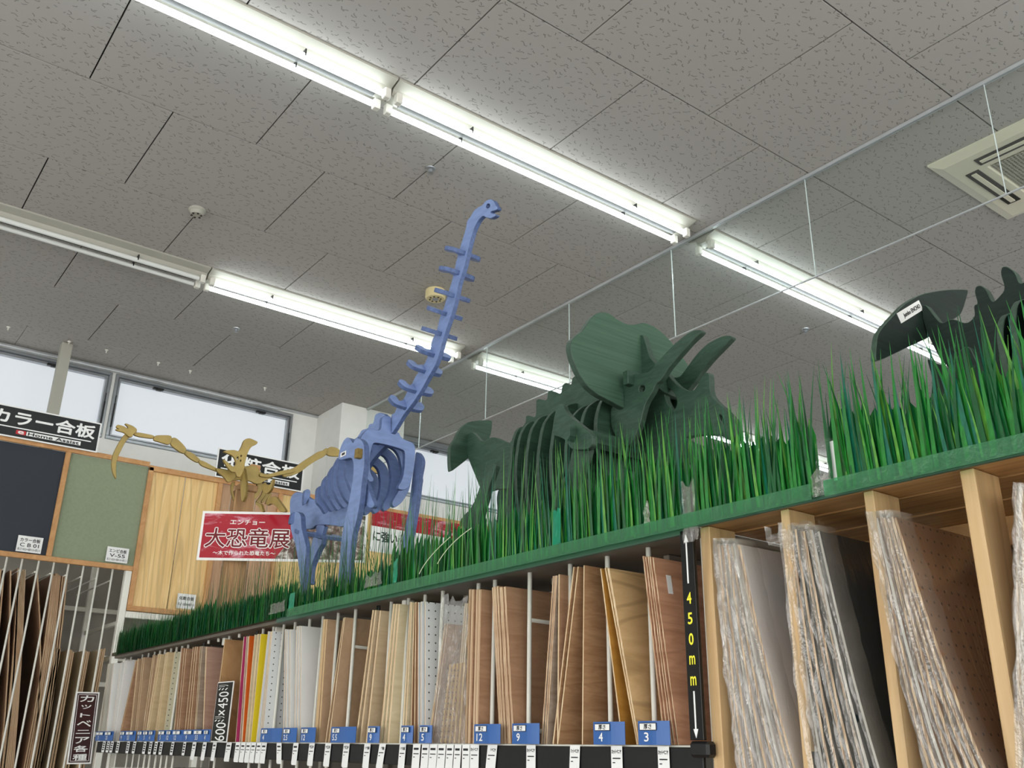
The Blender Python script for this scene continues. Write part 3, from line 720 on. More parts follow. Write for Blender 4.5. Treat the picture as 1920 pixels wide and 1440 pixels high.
# ---- board materials
def bm(key, c1, c2, **k): M[key] = wood(key, c1, c2, **k)
bm('f_redbrown', (206, 156, 126), (176, 126, 96), scale=(3, 6, 34), rings=.2)
bm('f_tan', (220, 186, 138), (196, 160, 110), scale=(2, 5, 22), rings=.45)
bm('f_amber', (186, 136, 62), (166, 116, 48), scale=(3, 4, 20))
bm('f_brown', (182, 144, 108), (152, 112, 78), scale=(3, 7, 46), rings=.15)
bm('f_lauan', (178, 140, 110), (152, 114, 86), scale=(3, 6, 30))
bm('f_mdf', (182, 152, 122), (170, 140, 110), scale=(20, 20, 20))
bm('f_cream', (222, 208, 176), (204, 188, 152), scale=(3, 4, 26))
bm('f_shina', (198, 176, 146), (182, 158, 126), scale=(3, 5, 30))
bm('f_beige', (214, 192, 152), (196, 170, 130), scale=(3, 5, 24))
bm('f_pink', (186, 152, 134), (166, 130, 112), scale=(3, 5, 30))
bm('f_oak', (190, 150, 104), (166, 124, 80), scale=(3, 6, 8), rings=.35)
bm('f_greybrown', (176, 158, 140), (144, 124, 106), scale=(3, 6, 30))
M['f_white'] = paint('white_faced_board', (232, 231, 228), .45, var=.03)
M['f_greywhite'] = paint('grey_white_board', (196, 192, 180), .5, var=.04)
M['f_yellow'] = paint('yellow_faced_board', (232, 206, 40), .4, var=.03)
M['f_orange'] = paint('orange_faced_board', (216, 98, 30), .4, var=.03)
M['f_magenta'] = paint('magenta_faced_board', (190, 60, 110), .4, var=.03)
def ply_edge(key, a, b, n=1.0):
    m, nt, bs = newmat(key); v = coords(nt, (700, 6, 3)); n1 = noise(nt, v, 1 * n, 2)
    nt.links.new(mixc(nt, ramp(nt, n1, [(.42, 0.), (.58, 1.)]), srgb(a), srgb(b)), bs.inputs['Base Color']); bs.inputs['Roughness'].default_value = .8; M[key] = m
ply_edge('e_ply', (222, 196, 162), (160, 122, 92)); ply_edge('e_light', (228, 206, 170), (196, 164, 126)); ply_edge('e_mdf', (204, 174, 132), (190, 158, 118)); ply_edge('e_white', (222, 208, 188), (200, 170, 144))
def peg(key, base):
    m, nt, bs = newmat(key); tc = node(nt, 'ShaderNodeNewGeometry'); sp = node(nt, 'ShaderNodeSeparateXYZ'); nt.links.new(tc.outputs['Position'], sp.inputs[0])
    prod = []
    for ax in ('Y', 'Z'):
        a = node(nt, 'ShaderNodeMath', operation='MODULO'); a.inputs[1].default_value = .025; nt.links.new(sp.outputs[ax], a.inputs[0])
        s = node(nt, 'ShaderNodeMath', operation='SUBTRACT'); s.inputs[1].default_value = .0125; nt.links.new(a.outputs[0], s.inputs[0])
        p = node(nt, 'ShaderNodeMath', operation='POWER'); p.inputs[1].default_value = 2; nt.links.new(s.outputs[0], p.inputs[0]); prod.append(p)
    ad = node(nt, 'ShaderNodeMath', operation='ADD'); nt.links.new(prod[0].outputs[0], ad.inputs[0]); nt.links.new(prod[1].outputs[0], ad.inputs[1])
    lt = node(nt, 'ShaderNodeMath', operation='LESS_THAN'); lt.inputs[1].default_value = .0026 ** 2; nt.links.new(ad.outputs[0], lt.inputs[0])
    nt.links.new(mixc(nt, lt.outputs[0], srgb(base), srgb((40, 38, 36))), bs.inputs['Base Color']); bs.inputs['Roughness'].default_value = .5; M[key] = m
peg('f_peg_white', (222, 224, 224)); peg('f_peg_cream', (206, 200, 172)); peg('f_peg_brown', (150, 112, 82))
# stacks: crop, count, foot x range, head x range, head y, face, edge, thickness, label, (first-board face)
BY = RY + .008
def stack(crop, n, b0, b1, t0, t1, ty, by, face, edge, th, label, bow=0, zb=.017, first=None, leanlast=None):
    out = []
    for i in range(n):
        f = i / max(1, n - 1)
        pb = cp(crop, (b0 + (b1 - b0) * f, by)); pt = cp(crop, (t0 + (t1 - t0) * f, ty))
        a = SY(*pb, BY); b = SY(*pt, BY)
        zt = min(max(b.z, .36), .452) - random.uniform(0, .004)
        fc = first if (first and i == 0) else face
        o = bowed(a.x, zb, b.x, zt, BY + random.uniform(-.003, .003), BY + .55, th, bow, [M[fc], M[edge]], 'x', name='cut_board')
        tag(o, label if n == 1 else label + ', %s from left' % nth[i].replace('nearest', 'first'), 'board', ('stack: ' + label) if n > 1 else None); ENDS[o.name] = ((a.x, zb), (b.x, zt))
        out.append(o)
    STK.append(label)
    return out
STK = []; ENDS = {}
s1 = stack('c5', 5, 462, 536, 334, 386, 196, 1305, 'f_redbrown', 'e_ply', .0035, 'thin red-brown plywood board in the bay next to the 450mm strip')
stack('c5', 3, 296, 310, 108, 132, 262, 1300, 'f_tan', 'e_light', .004, 'tan knotty plywood board leaning left of the number 3 card')
stack('c5', 1, 215, 215, 86, 86, 262, 1300, 'f_amber', 'e_light', .004, 'amber-faced plywood board right of the number 4 card')
stack('c4', 1, 1120, 1120, 1131, 1131, 57, 1280, 'f_brown', 'e_light', .004, 'upright brown plywood board left of the near number 4 card')
stack('c4', 2, 925, 955, 1066, 1092, 80, 1275, 'f_brown', 'e_light', .0045, 'brown plywood board leaning right, propped on the upright one')
s5 = stack('c4', 1, 955, 955, 965, 965, 125, 1275, 'f_lauan', 'e_light', .005, 'brown board with a small white sticker at its top corner')
stack('c4', 3, 850, 880, 930, 950, 135, 1275, 'f_greybrown', 'e_ply', .005, 'grey-brown plywood board leaning right of the number 9 card')
stack('c4', 6, 566, 655, 514, 597, 212, 1275, 'f_lauan', 'e_ply', .009, 'thick dark plywood board in the bay between the 12 and 9 cards')
stack('c4', 4, 338, 412, 366, 436, 234, 1275, 'f_lauan', 'e_ply', .012, 'thick plywood board beside the crumpled plastic bag')
bagged = stack('c4', 3, 80, 104, 176, 196, 800, 1260, 'f_brown', 'e_light', .003, 'short thin strip board poking out below the plastic bag')
stack('c3', 3, 1620, 1678, 1625, 1678, 116, 1240, 'f_peg_white', 'e_white', .005, 'white pegboard sheet left of the plastic bag')
stack('c3', 2, 1572, 1600, 1600, 1612, 120, 1240, 'f_peg_brown', 'e_light', .005, 'brown pegboard edge between cream boards and white pegboard')
stack('c3', 2, 1500, 1525, 1566, 1580, 120, 1240, 'f_cream', 'e_light', .007, 'cream veneered board right of the wide cream one')
stack('c3', 3, 1325, 1385, 1436, 1476, 118, 1240, 'f_cream', 'e_light', .010, 'wide cream veneered board left of the far number 4 card')
stack('c3', 3, 1130, 1212, 1268, 1324, 180, 1240, 'f_shina', 'e_light', .009, 'pale veneered board beside the middle measuring strip')
stack('c3', 2, 888, 918, 1032, 1046, 240, 1230, 'f_mdf', 'e_light', .0055, 'smooth brown fibreboard behind the 5.5 card')
stack('c3', 3, 804, 842, 878, 905, 258, 1230, 'f_mdf', 'e_mdf', .012, 'thick smooth brown fibreboard left of the 5.5 card')
stack('c3', 3, 650, 694, 668, 698, 312, 1230, 'f_white', 'e_white', .006, 'wide white board behind the white-boxed 12 card')
stack('c3', 3, 552, 606, 566, 612, 338, 1230, 'f_white', 'e_white', .006, 'white board with the number 2.5 card in front')
stack('c3', 4, 345, 392, 440, 472, 352, 1225, 'f_peg_white', 'e_light', .006, 'white pegboard sheet right of the yellow board')
stack('c3', 1, 300, 300, 380, 380, 373, 1225, 'f_yellow', 'e_light', .006, 'bright yellow faced board right of the orange one')
stack('c3', 3, 258, 285, 334, 362, 376, 1225, 'f_cream', 'e_light', .006, 'cream board between the orange and yellow boards')
stack('c3', 1, 235, 235, 290, 290, 388, 1225, 'f_orange', 'e_light', .006, 'orange faced board right of the magenta one')
stack('c3', 2, 205, 222, 262, 276, 390, 1225, 'f_pink', 'e_white', .006, 'pinkish board between the magenta and orange boards')
stack('c3', 1, 178, 178, 245, 245, 396, 1225, 'f_magenta', 'e_white', .006, 'magenta faced board beside the 600 by 450 label')
stack('c3', 1, -12, -12, 92, 92, 398, 1225, 'f_oak', 'e_mdf', .009, 'oak-brown board behind the 600 by 450 label')
stack('c2', 2, 898, 906, 925, 938, 415, 1210, 'f_pink', 'e_light', .006, 'pinkish brown board left of the 600 by 450 label')
stack('c2', 2, 822, 832, 876, 892, 407, 1210, 'f_greybrown', 'e_light', .006, 'grey-brown board left of the pinkish one')
stack('c2', 3, 740, 790, 818, 860, 415, 1210, 'f_lauan', 'e_light', .007, 'brown plywood board beside the left measuring strip')
stack('c2', 3, 655, 690, 725, 765, 428, 1210, 'f_lauan', 'e_ply', .009, 'brown plywood board right of the cream pegboard')
stack('c2', 1, 556, 556, 660, 660, 450, 1210, 'f_peg_cream', 'e_light', .005, 'cream pegboard sheet among the beige boards at left')
stack('c2', 3, 492, 512, 592, 612, 461, 1210, 'f_beige', 'e_light', .008, 'beige board left of the cream pegboard')
stack('c2', 3, 410, 425, 520, 545, 474, 1210, 'f_beige', 'e_light', .008, 'pale beige board, second to the left of the cream pegboard')
stack('c2', 2, 385, 398, 480, 492, 487, 1210, 'f_mdf', 'e_light', .008, 'light brown board between beige and mid-brown boards')
stack('c2', 2, 325, 335, 394, 404, 505, 1210, 'f_mdf', 'e_light', .007, 'mid-brown board, the wide one among the left brown boards')
stack('c2', 2, 278, 288, 350, 360, 515, 1210, 'f_mdf', 'e_light', .007, 'mid-brown board left of the widest left brown board')
stack('c2', 2, 184, 200, 332, 344, 530, 1210, 'f_lauan', 'e_mdf', .006, 'brown board leaning right next to the white boards')
stack('c2', 2, 145, 158, 246, 258, 532, 1210, 'f_white', 'e_white', .005, 'white board, rightmost of the white ones at the rack end')
stack('c2', 2, 120, 130, 208, 218, 548, 1210, 'f_white', 'e_white', .005, 'white board, middle of the white ones at the rack end')
stack('c2', 2, 74, 84, 146, 156, 552, 1210, 'f_white', 'e_white', .005, 'white board, leftmost of the white ones at the rack end')
stack('c2', 2, 22, 32, 108, 118, 515, 1210, 'f_greywhite', 'e_white', .006, 'grey-white board at the very end of the rack')
# stickers on two boards: children of the board they are stuck on
def sticker(par, px, py, X_, w_, h):
    c = SX(px, py, X_)
def stick(par, ends, f0, L_, y0, w_):
    (x0, z0), (x1, z1) = ends; V = Vector((x1 - x0, 0, z1 - z0)).normalized(); Nn = Vector((V.z, 0, -V.x))
    o = Vector((x0, y0, z0)).lerp(Vector((x1, y0, z1)), f0) + Nn * .0034
    obj('sticker', MB().obox(o, VY, V, Nn, w_, L_, .0008), M['paper'], par)
stick(s1[-1], ENDS[s1[-1].name], .80, .045, BY + .035, .016)
stick(s5[-1], ENDS[s5[-1].name], .78, .045, BY + .075, .016)

# lower tier: tops of the boards below the price rail
low = [(-5.80, -5.45, 'f_white', 'white'), (-5.42, -5.05, 'f_mdf', 'light brown'), (-5.0, -4.48, 'f_shina', 'tan'), (-4.40, -3.92, 'f_pink', 'pinkish'), (-3.80, -3.68, 'f_magenta', 'magenta'),
       (-3.64, -3.5, 'grass_dark', 'dark green'), (-3.45, -3.1, 'f_yellow', 'yellow'), (-3.05, -2.86, 'f_beige', 'beige'), (-2.75, -2.3, 'f_cream', 'cream'), (-2.25, -1.9, 'f_lauan', 'brown'), (-1.85, -1.5, 'f_redbrown', 'red-brown')]
for a, b, mt, wd in low:
    n = min(9, max(3, int((b - a) / .05)))
    for i in range(n):
        x = a + (b - a) * i / n + .02
        tag(bowed(x, -.584, x + .02, -.118 - (i % 3) * .004, BY, BY + .55, .008, 0, [M[mt], M['e_light']], 'x', n=2, name='cut_board'), wd + ' board in the lower tier below the black rail, %s from left' % nth[i].replace('nearest', 'first'), 'board', wd + ' boards of the lower tier')

# ---- blue thickness cards
def blue_card(crop, x0, x1, y0, y1, num, label, sk=0, cut=0):
    Yc = RY - .028
    a = SY(*cp(crop, (x0, y0)), Yc); b = SY(*cp(crop, (x1, y0)), Yc)
    w_ = b.x - a.x; z0, z1 = ZD, ZD + .050
    t = thing('thickness_card', label, 'card', ((a.x + b.x) / 2, Yc, z0))
    mb = MB(); n = 8; vs_ = []
    for i in range(n + 1):
        f = i / n; d = .010 * max(0, (f - .55) / .45) ** 1.3
        for y in (0, .0012): vs_ += [(a.x + w_ * f, Yc + y + d, z0), (a.x + w_ * f, Yc + y + d, z1)]
    fs = []
    for i in range(n):
        o, p = 4 * i, 4 * i + 4
        fs += [(o, p, p + 1, o + 1), (o + 2, o + 3, p + 3, p + 2), (o + 1, p + 1, p + 3, o + 3), (o, o + 2, p + 2, p)]
    fs += [(0, 1, 3, 2), (4 * n, 4 * n + 2, 4 * n + 3, 4 * n + 1)]
    mb.add(vs_, fs); obj('card', mb, M['blue_card'], t)
    ww = min(w_ * .9, .052) if not cut else w_ * .8
    cx = a.x + w_ * .06 + ww / 2
    obj('box_border', MB().box(cx - ww / 2, cx + ww / 2, Yc - .0008, Yc, z1 - .020, z1 - .004), M['ink'], t)
    obj('white_box', MB().box(cx - ww / 2 + .0015, cx + ww / 2 - .0015, Yc - .0014, Yc - .0006, z1 - .0185, z1 - .0055), M['paper'], t)
    if ww > .02: text('厚さ', t, M['ink'], (cx, Yc - .0018, z1 - .012), VX, VZ, min(ww * .6, .024), .0105, bold=.03)
    nw = .0135 * len(num) * (.8 if '.' in num else 1)
    text(num, t, M['white_print'], (cx - ww * .1, Yc - .0012, z0 + .0165), VX, VZ, min(nw, ww * .85), .0185, bold=.02)
    return t
blue_card('c5', 300, 466, 1150, 1320, '3', 'blue thickness card numbered 3, nearest the 450mm strip')
blue_card('c4', 1196, 1386, 1120, 1290, '4', 'blue thickness card numbered 4 below the upright brown board')
blue_card('c4', 650, 812, 1135, 1285, '9', 'blue thickness card numbered 9 in front of the empty dark bay')
blue_card('c4', 394, 550, 1135, 1285, '12', 'blue thickness card numbered 12 right of the plastic bag')
blue_card('c4', 26, 90, 1150, 1280, '5', 'blue thickness card numbered 5 left of the plastic bag', cut=1)
blue_card('c3', 940, 1115, 1100, 1240, '5.5', 'blue thickness card numbered 5.5 before the brown fibreboards')
blue_card('c3', 1230, 1302, 1100, 1240, '9', 'blue thickness card numbered 9 beside the pale veneered boards', cut=1)
blue_card('c3', 1494, 1566, 1100, 1240, '4', 'blue thickness card numbered 4 beside the cream boards', cut=1)
blue_card('c3', 700, 796, 1100, 1240, '12', 'blue thickness card numbered 12 under the wide white board')
blue_card('c3', 560, 648, 1100, 1240, '2.5', 'blue thickness card numbered 2.5 under the white boards')
blue_card('c3', 382, 530, 1105, 1240, '4', 'blue thickness card numbered 4 under the white pegboard')
for x0, x1, n_, lb in ((915, 955, '4', 'beside the 600 by 450 label'), (828, 908, '5.5', 'under the grey-brown board'), (744, 822, '9', 'left of the 5.5 card at left'), (652, 724, '12', 'beside the cream pegboard'),
                       (600, 640, '12', 'half hidden, under the cream pegboard'), (532, 590, '5', 'under the beige boards'), (452, 488, '4', 'narrow, among the light brown boards'), (404, 446, '5', 'third of the left group'), (358, 398, '9', 'second of the left group'),
                       (258, 328, '5.5', 'right of the leaning brown board'), (212, 252, '9', 'left in front of the leaning brown board'), (82, 140, '2.5', 'under the leftmost white boards'), (8, 76, '5', 'at the very end of the rack')):
    blue_card('c2', x0, x1, 1100, 1210, n_, 'small far blue card numbered %s %s' % (n_, lb), cut=1)
# ---- white tags hanging over the black rail
tg = [('c5', 142, 207, 'カットベニヤ', 0), ('c5', 415, 482, 'カットベニヤ', 0), ('c4', 1040, 1106, 'カットベニヤ', -1), ('c4', 745, 806, 'カットベニヤ', 0), ('c4', 484, 548, 'カットベニヤ', -2), ('c4', 366, 424, 'カットベニヤ', 0),
      ('c4', 312, 362, '', 0), ('c4', 260, 306, '', -1), ('c4', 206, 254, '', -1), ('c4', 148, 200, '', -1), ('c4', 92, 144, '', -1), ('c4', 40, 88, '', -1), ('c4', -20, 30, '', -1),
      ('c3', 1480, 1530, 'シナ合板', -1), ('c3', 1320, 1370, 'シナ合板', -3), ('c3', 1200, 1248, 'シナ合板', -1), ('c3', 1035, 1082, 'MDF', -1), ('c3', 890, 935, 'MDF', -1), ('c3', 762, 804, 'MDF', -1), ('c3', 636, 676, '', -1), ('c3', 502, 540, '', 3),
      ('c3', 385, 424, '', -1), ('c3', 345, 382, '', -1), ('c3', 302, 338, '', -1), ('c3', 262, 298, '', -1), ('c3', 220, 256, '', -1), ('c3', 178, 214, '', -1), ('c3', 105, 145, '', -2)]
tg += [('c2', x, x + 30, '', -2) for x in (990, 905, 818)] + [('c2', x, x + 22, 'b', -2) for x in (740, 640, 545, 500, 455, 405, 318, 265, 180, 128, 96, 60)]
O1 = ['first', 'second', 'third', 'fourth', 'fifth', 'sixth', 'seventh', 'eighth', 'ninth', 'tenth', 'eleventh', 'twelfth', 'thirteenth', 'fourteenth', 'fifteenth', 'sixteenth', 'seventeenth', 'eighteenth', 'nineteenth']
ORD = O1 + ['twentieth'] + ['twenty-' + o for o in O1[:9]] + ['thirtieth'] + ['thirty-' + o for o in O1[:9]] + ['fortieth'] + ['forty-' + o for o in O1[:9]]
desc = {'カットベニヤ': 'white price tag with dark heading on the black rail', 'シナ合板': 'white price tag under the pale veneered boards', 'MDF': 'white price tag lettered MDF on the black rail', '': 'long blank-bottomed white price tag on the black rail', 'b': 'narrow white price tag with black print at the rack end'}
grp = {'カットベニヤ': 'price tags under the plywood bays', 'シナ合板': 'price tags under the veneered boards', 'MDF': 'price tags lettered MDF', '': 'white price tags along the black rail', 'b': 'small tags at the far rack end'}
for ti, (c, x0, x1, s, lean) in enumerate(tg):
    Yt = RY - .016; by = {'c5': 1320, 'c4': 1300, 'c3': 1250, 'c2': 1220}[c]
    a = SY(*cp(c, (x0, by)), Yt); b = SY(*cp(c, (x1, by)), Yt); w_ = max(.012, b.x - a.x); h = .075 if s != 'b' else .058
    U = VX; V = Vector((math.sin(math.radians(-lean * 4)), 0, math.cos(math.radians(lean * 4))))
    o = Vector((a.x, Yt, ZD - .002)) - V * h
    t = thing('price_tag', desc[s] + ', ' + ORD[ti] + ' from right', 'price tag', (a.x + w_ / 2, Yt, -h), grp[s])
    sl = MB(); sheet(sl, o, U, V, [[(0, .004), (w_ * .15, 0), (w_, 0), (w_, h), (0, h)]], .001, bev=.0002, smooth=0)
    obj('slip', sl, M['paper'], t)
    pr = MB()
    if s == 'b':
        for k in range(4): pr.obox(o + U * w_ * .15 + V * (h * (.2 + .19 * k)) - VY * .0004, U, V, -VY, w_ * .7, h * .11, .0002)
    else:
        if s == '': pr.obox(o + U * w_ * .15 + V * (h * .78) - VY * .0004, U, V, -VY, w_ * .65, h * .08, .0002)
        pr.obox(o + U * w_ * .15 + V * (h * .62) - VY * .0004, U, V, -VY, w_ * .7, h * .035, .0002)
        pr.obox(o + U * w_ * .15 + V * (h * .50) - VY * .0004, U, V, -VY, w_ * .22, h * .03, .0002)
    obj('print', pr, M['ink'], t)
    if s in ('カットベニヤ', 'シナ合板', 'MDF'): text(s, t, M['ink'], o + U * (w_ * .5) + V * (h * .83) - VY * .0006, U, V, w_ * .85, h * .12, bold=.03)
# ---- 600 x 450 label and the upright brown sign
def upright_sign(name, label, tl, tr, br, bl, Y_, mat, border=True):
    P = [SY(*q, Y_) for q in (tl, tr, br, bl)]
    V = ((P[0] - P[3]) + (P[1] - P[2])); h = V.length / 2; V.normalize()
    U = Vector((V.z, 0, -V.x)); w_ = ((P[1] - P[0]).length + (P[2] - P[3]).length) / 2
    t = thing(name, label, 'sign', tuple((P[2] + P[3]) / 2))
    obj('board', MB().obox(P[3], U, V, -VY, w_, h, .004), M['white_print'] if border else M[mat], t)
    if border: obj('face', MB().obox(P[3] + U * .004 + V * .004 - VY * .0008, U, V, -VY, w_ - .008, h - .008, .001), M[mat], t)
    return t, P[3], U, V, w_, h
t, o, U, V, w_, h = upright_sign('size_label', 'black label lettered 600 by 450 in white, turned upright in front of the brown boards', (409, 1277), (438, 1278), (424, 1391), (395, 1391), RY - .03, 'black_label')
c_ = o + U * w_ * .5 + V * h * .5 - VY * .0015
text('600', t, M['white_print'], o + U * w_ * .55 + V * h * .17 - VY * .0015, V, -U, h * .30, w_ * .62, off=.0)
text('ミリ', t, M['white_print'], o + U * w_ * .42 + V * h * .375 - VY * .0015, V, -U, h * .09, w_ * .62, off=.01)
text('×', t, M['white_print'], o + U * w_ * .5 + V * h * .48 - VY * .0015, V, -U, h * .09, w_ * .42, off=.0)
text('450', t, M['white_print'], o + U * w_ * .5 + V * h * .69 - VY * .0015, V, -U, h * .28, w_ * .62, off=.0)
text('ミリ', t, M['white_print'], o + U * w_ * .42 + V * h * .9 - VY * .0015, V, -U, h * .09, w_ * .62, off=.01)
XS = -6.05
a, b, c3_, d3 = SX(143, 1297, XS), SX(187, 1298, XS), SX(172, 1432, XS), SX(125, 1433, XS)
w_ = (b - a).length; V = (a - d3).normalized(); h = (a - d3).length; U = (b - a).normalized()
t = thing('upright_sign', 'dark brown upright sign with white lettering hanging at the rack end', 'sign', tuple(d3))
Nn = U.cross(V)
obj('board', MB().obox(d3, U, V, Nn, w_, h, .006), M['white_print'], t)
obj('face', MB().obox(d3 + (U + V) * .008 + Nn * .001, U, V, Nn, w_ - .016, h - .016, .002), M['brown_label'], t)
for k, (i0, i1) in enumerate(((.014, .0025),)):
    fr_ = MB(); q = i0
    for (x, y, ww, hh) in ((q, q, w_ - 2 * q, i1), (q, h - q - i1, w_ - 2 * q, i1), (q, q, i1, h - 2 * q), (w_ - q - i1, q, i1, h - 2 * q)):
        fr_.obox(d3 + U * x + V * y + Nn * .0016, U, V, Nn, ww, hh, .0006)
    obj('border_line', fr_, M['white_print'], t)
for k, ch in enumerate('カットベニア各種'):
    sz = w_ * (.58 if ch not in 'ット' else .42)
    text(ch, t, M['white_print'], d3 + U * (w_ * .5) + V * (h * (.905 - k * .116)) + Nn * .002, U, V, sz, (h * .085 if ch not in 'ニット' else h * .055) * (1 if ch != 'ニ' else .9), bold=.025)

# ---- crumpled plastic bag standing in the rack with printed strip boards
t = thing('bagged_boards', 'clear crumpled plastic bag of yellow printed strip boards', 'bagged boards', (SY(848, 1390, BY).x, BY, .001))
M['printed'] = paint('yellow_printed_strip', (206, 166, 84), .5, var=.35, scale=(200, 200, 45))
for i in range(5):
    pb = SY(*cp('c4', (165 + i * 27, 1270)), BY); pt = SY(*cp('c4', (232 + i * 20, 740 - i * 4)), BY)
    m_ = bowed(pb.x, .018, pt.x, pt.z, BY + .0 + i * .002, BY + .2, .008, 0, [M['f_amber'], M['printed']], 'x', name='strip_board')
    m_.location = Vector(m_.location) - Vector((WL[t.name][0], WL[t.name][1], WL[t.name][2] + EYE)); m_.parent = t
pr = MB()
for i in range(4):
    for k in range(14):
        f = .06 + k * .066
        pb = SY(*cp('c4', (165 + i * 27, 1270)), BY); pt = SY(*cp('c4', (232 + i * 20, 740)), BY)
        x = pb.x + (pt.x - pb.x) * f; z = .002 + (pt.z - .002) * f
        pr.obox((x - .0025, BY - .0035, z), VX, VZ, -VY, .005, .0035, .0003)
obj('print', pr, M['brown_label'], t)
for i in range(3):
    pb = SY(*cp('c4', (215 + i * 14, 900)), BY); pt = SY(*cp('c4', (296 + i * 14, 300)), BY)
    m_ = bowed(pb.x, .02, pt.x, pt.z - .01, BY + .02, BY + .4, .004, .004, [M['f_beige'], M['e_light']], 'x', name='strip_board')
    m_.location = Vector(m_.location) - Vector((WL[t.name][0], WL[t.name][1], WL[t.name][2] + EYE)); m_.parent = t
def crumple(name, parent, corners, axis_v, nu, nv, amp, mat, seed, front=0):
    """crumpled film stretched between four world corners (bl, br, tr, tl)"""
    rnd = random.Random(seed); bl, br, tr, tl = corners; mb = MB(); vs_ = []
    W = (br - bl).cross(tl - bl).normalized()
    for j in range(nv + 1):
        for i in range(nu + 1):
            u, v = i / nu, j / nv
            p = bl.lerp(br, u).lerp(tl.lerp(tr, u), v)
            e = min(u, 1 - u, .15) / .15
            p = p + W * (rnd.uniform(-1, 1) * amp * (.4 + .6 * e) + front) + (br - bl).normalized() * rnd.uniform(-1, 1) * amp * .5
            if j == nv: p = p + VZ * rnd.uniform(-1, 1) * amp * 2.5
            vs_.append(tuple(p))
    fs = []
    for j in range(nv):
        for i in range(nu):
            o = j * (nu + 1) + i; fs += [(o, o + 1, o + nu + 2), (o, o + nu + 2, o + nu + 1)]
    mb.add(vs_, fs); return obj(name, mb, M[mat], parent, smooth=True)
q = lambda x, y, dy=0: SY(*cp('c4', (x, y)), BY - .012 + dy)
crumple('plastic_bag', t, [q(110, 1275), q(330, 1290), q(352, 280), q(170, 300)], 0, 9, 22, .007, 'bag', 3)
crumple('plastic_bag', t, [q(325, 1290, 0), q(420, 1285, .35), q(430, 310, .35), q(350, 285)], 0, 4, 20, .006, 'bag', 4)
# ================================================================== PINE BAYS WITH WRAPPED SHEETS (right)
WX0 = SY(1311, 997, RY).x
pine = thing('pine_rack', 'pine post-and-plank rack at right for plastic-wrapped sheets', 'rack', (-.6, RY, -EYE))
posts = [(SY(1311, 997, RY).x, .028), (SY(1462, 965, RY).x, .021), (SY(1618, 932, RY).x, .021), (SY(1799, 894, RY).x, .026), (-.55, .026), (-.30, .026)]
for x, w_ in posts:
    obj('post', MB().cbox(x, x + w_, RY + .002, RY + .092, -EYE, FB + .012, .002), M['pine'], pine)
    obj('rear_post', MB().cbox(x, x + w_, RY + .56, RY + .65, -EYE, FB + .012, .002), M['pine'], pine)
for i, (y0, y1) in enumerate(((RY + .0, RY + .10), (RY + .11, RY + .26), (RY + .27, RY + .42), (RY + .43, RY + .66))):
    obj('plank', MB().cbox(WX0, .6, y0, y1, FB + .013, FB + .028, .002), M['pine_x'], pine)
obj('rear_rail', MB().cbox(WX0, .6, RY + .40, RY + .43, FB - .05, FB + .012, .002), M['pine_x'], pine)
obj('back_board', MB().cbox(WX0, .6, RY + .66, RY + .67, -EYE, FB + .01, .002), M['pine_x'], pine)
M['f_grey'] = paint('grey_coated_sheet', (232, 222, 217), .4, var=.04)
M['f_teal'] = paint('dark_teal_sheet', (30, 44, 48), .4, var=.1)
M['f_hard'] = wood('hardboard_sheet', (180, 132, 98), (160, 114, 84), (4, 10, 10), .5)
ply_edge('e_wrap', (222, 192, 154), (156, 124, 98), .8)
M['white_e'] = paint('light_edge', (206, 200, 190), .7, var=.3, scale=(80, 80, 4))
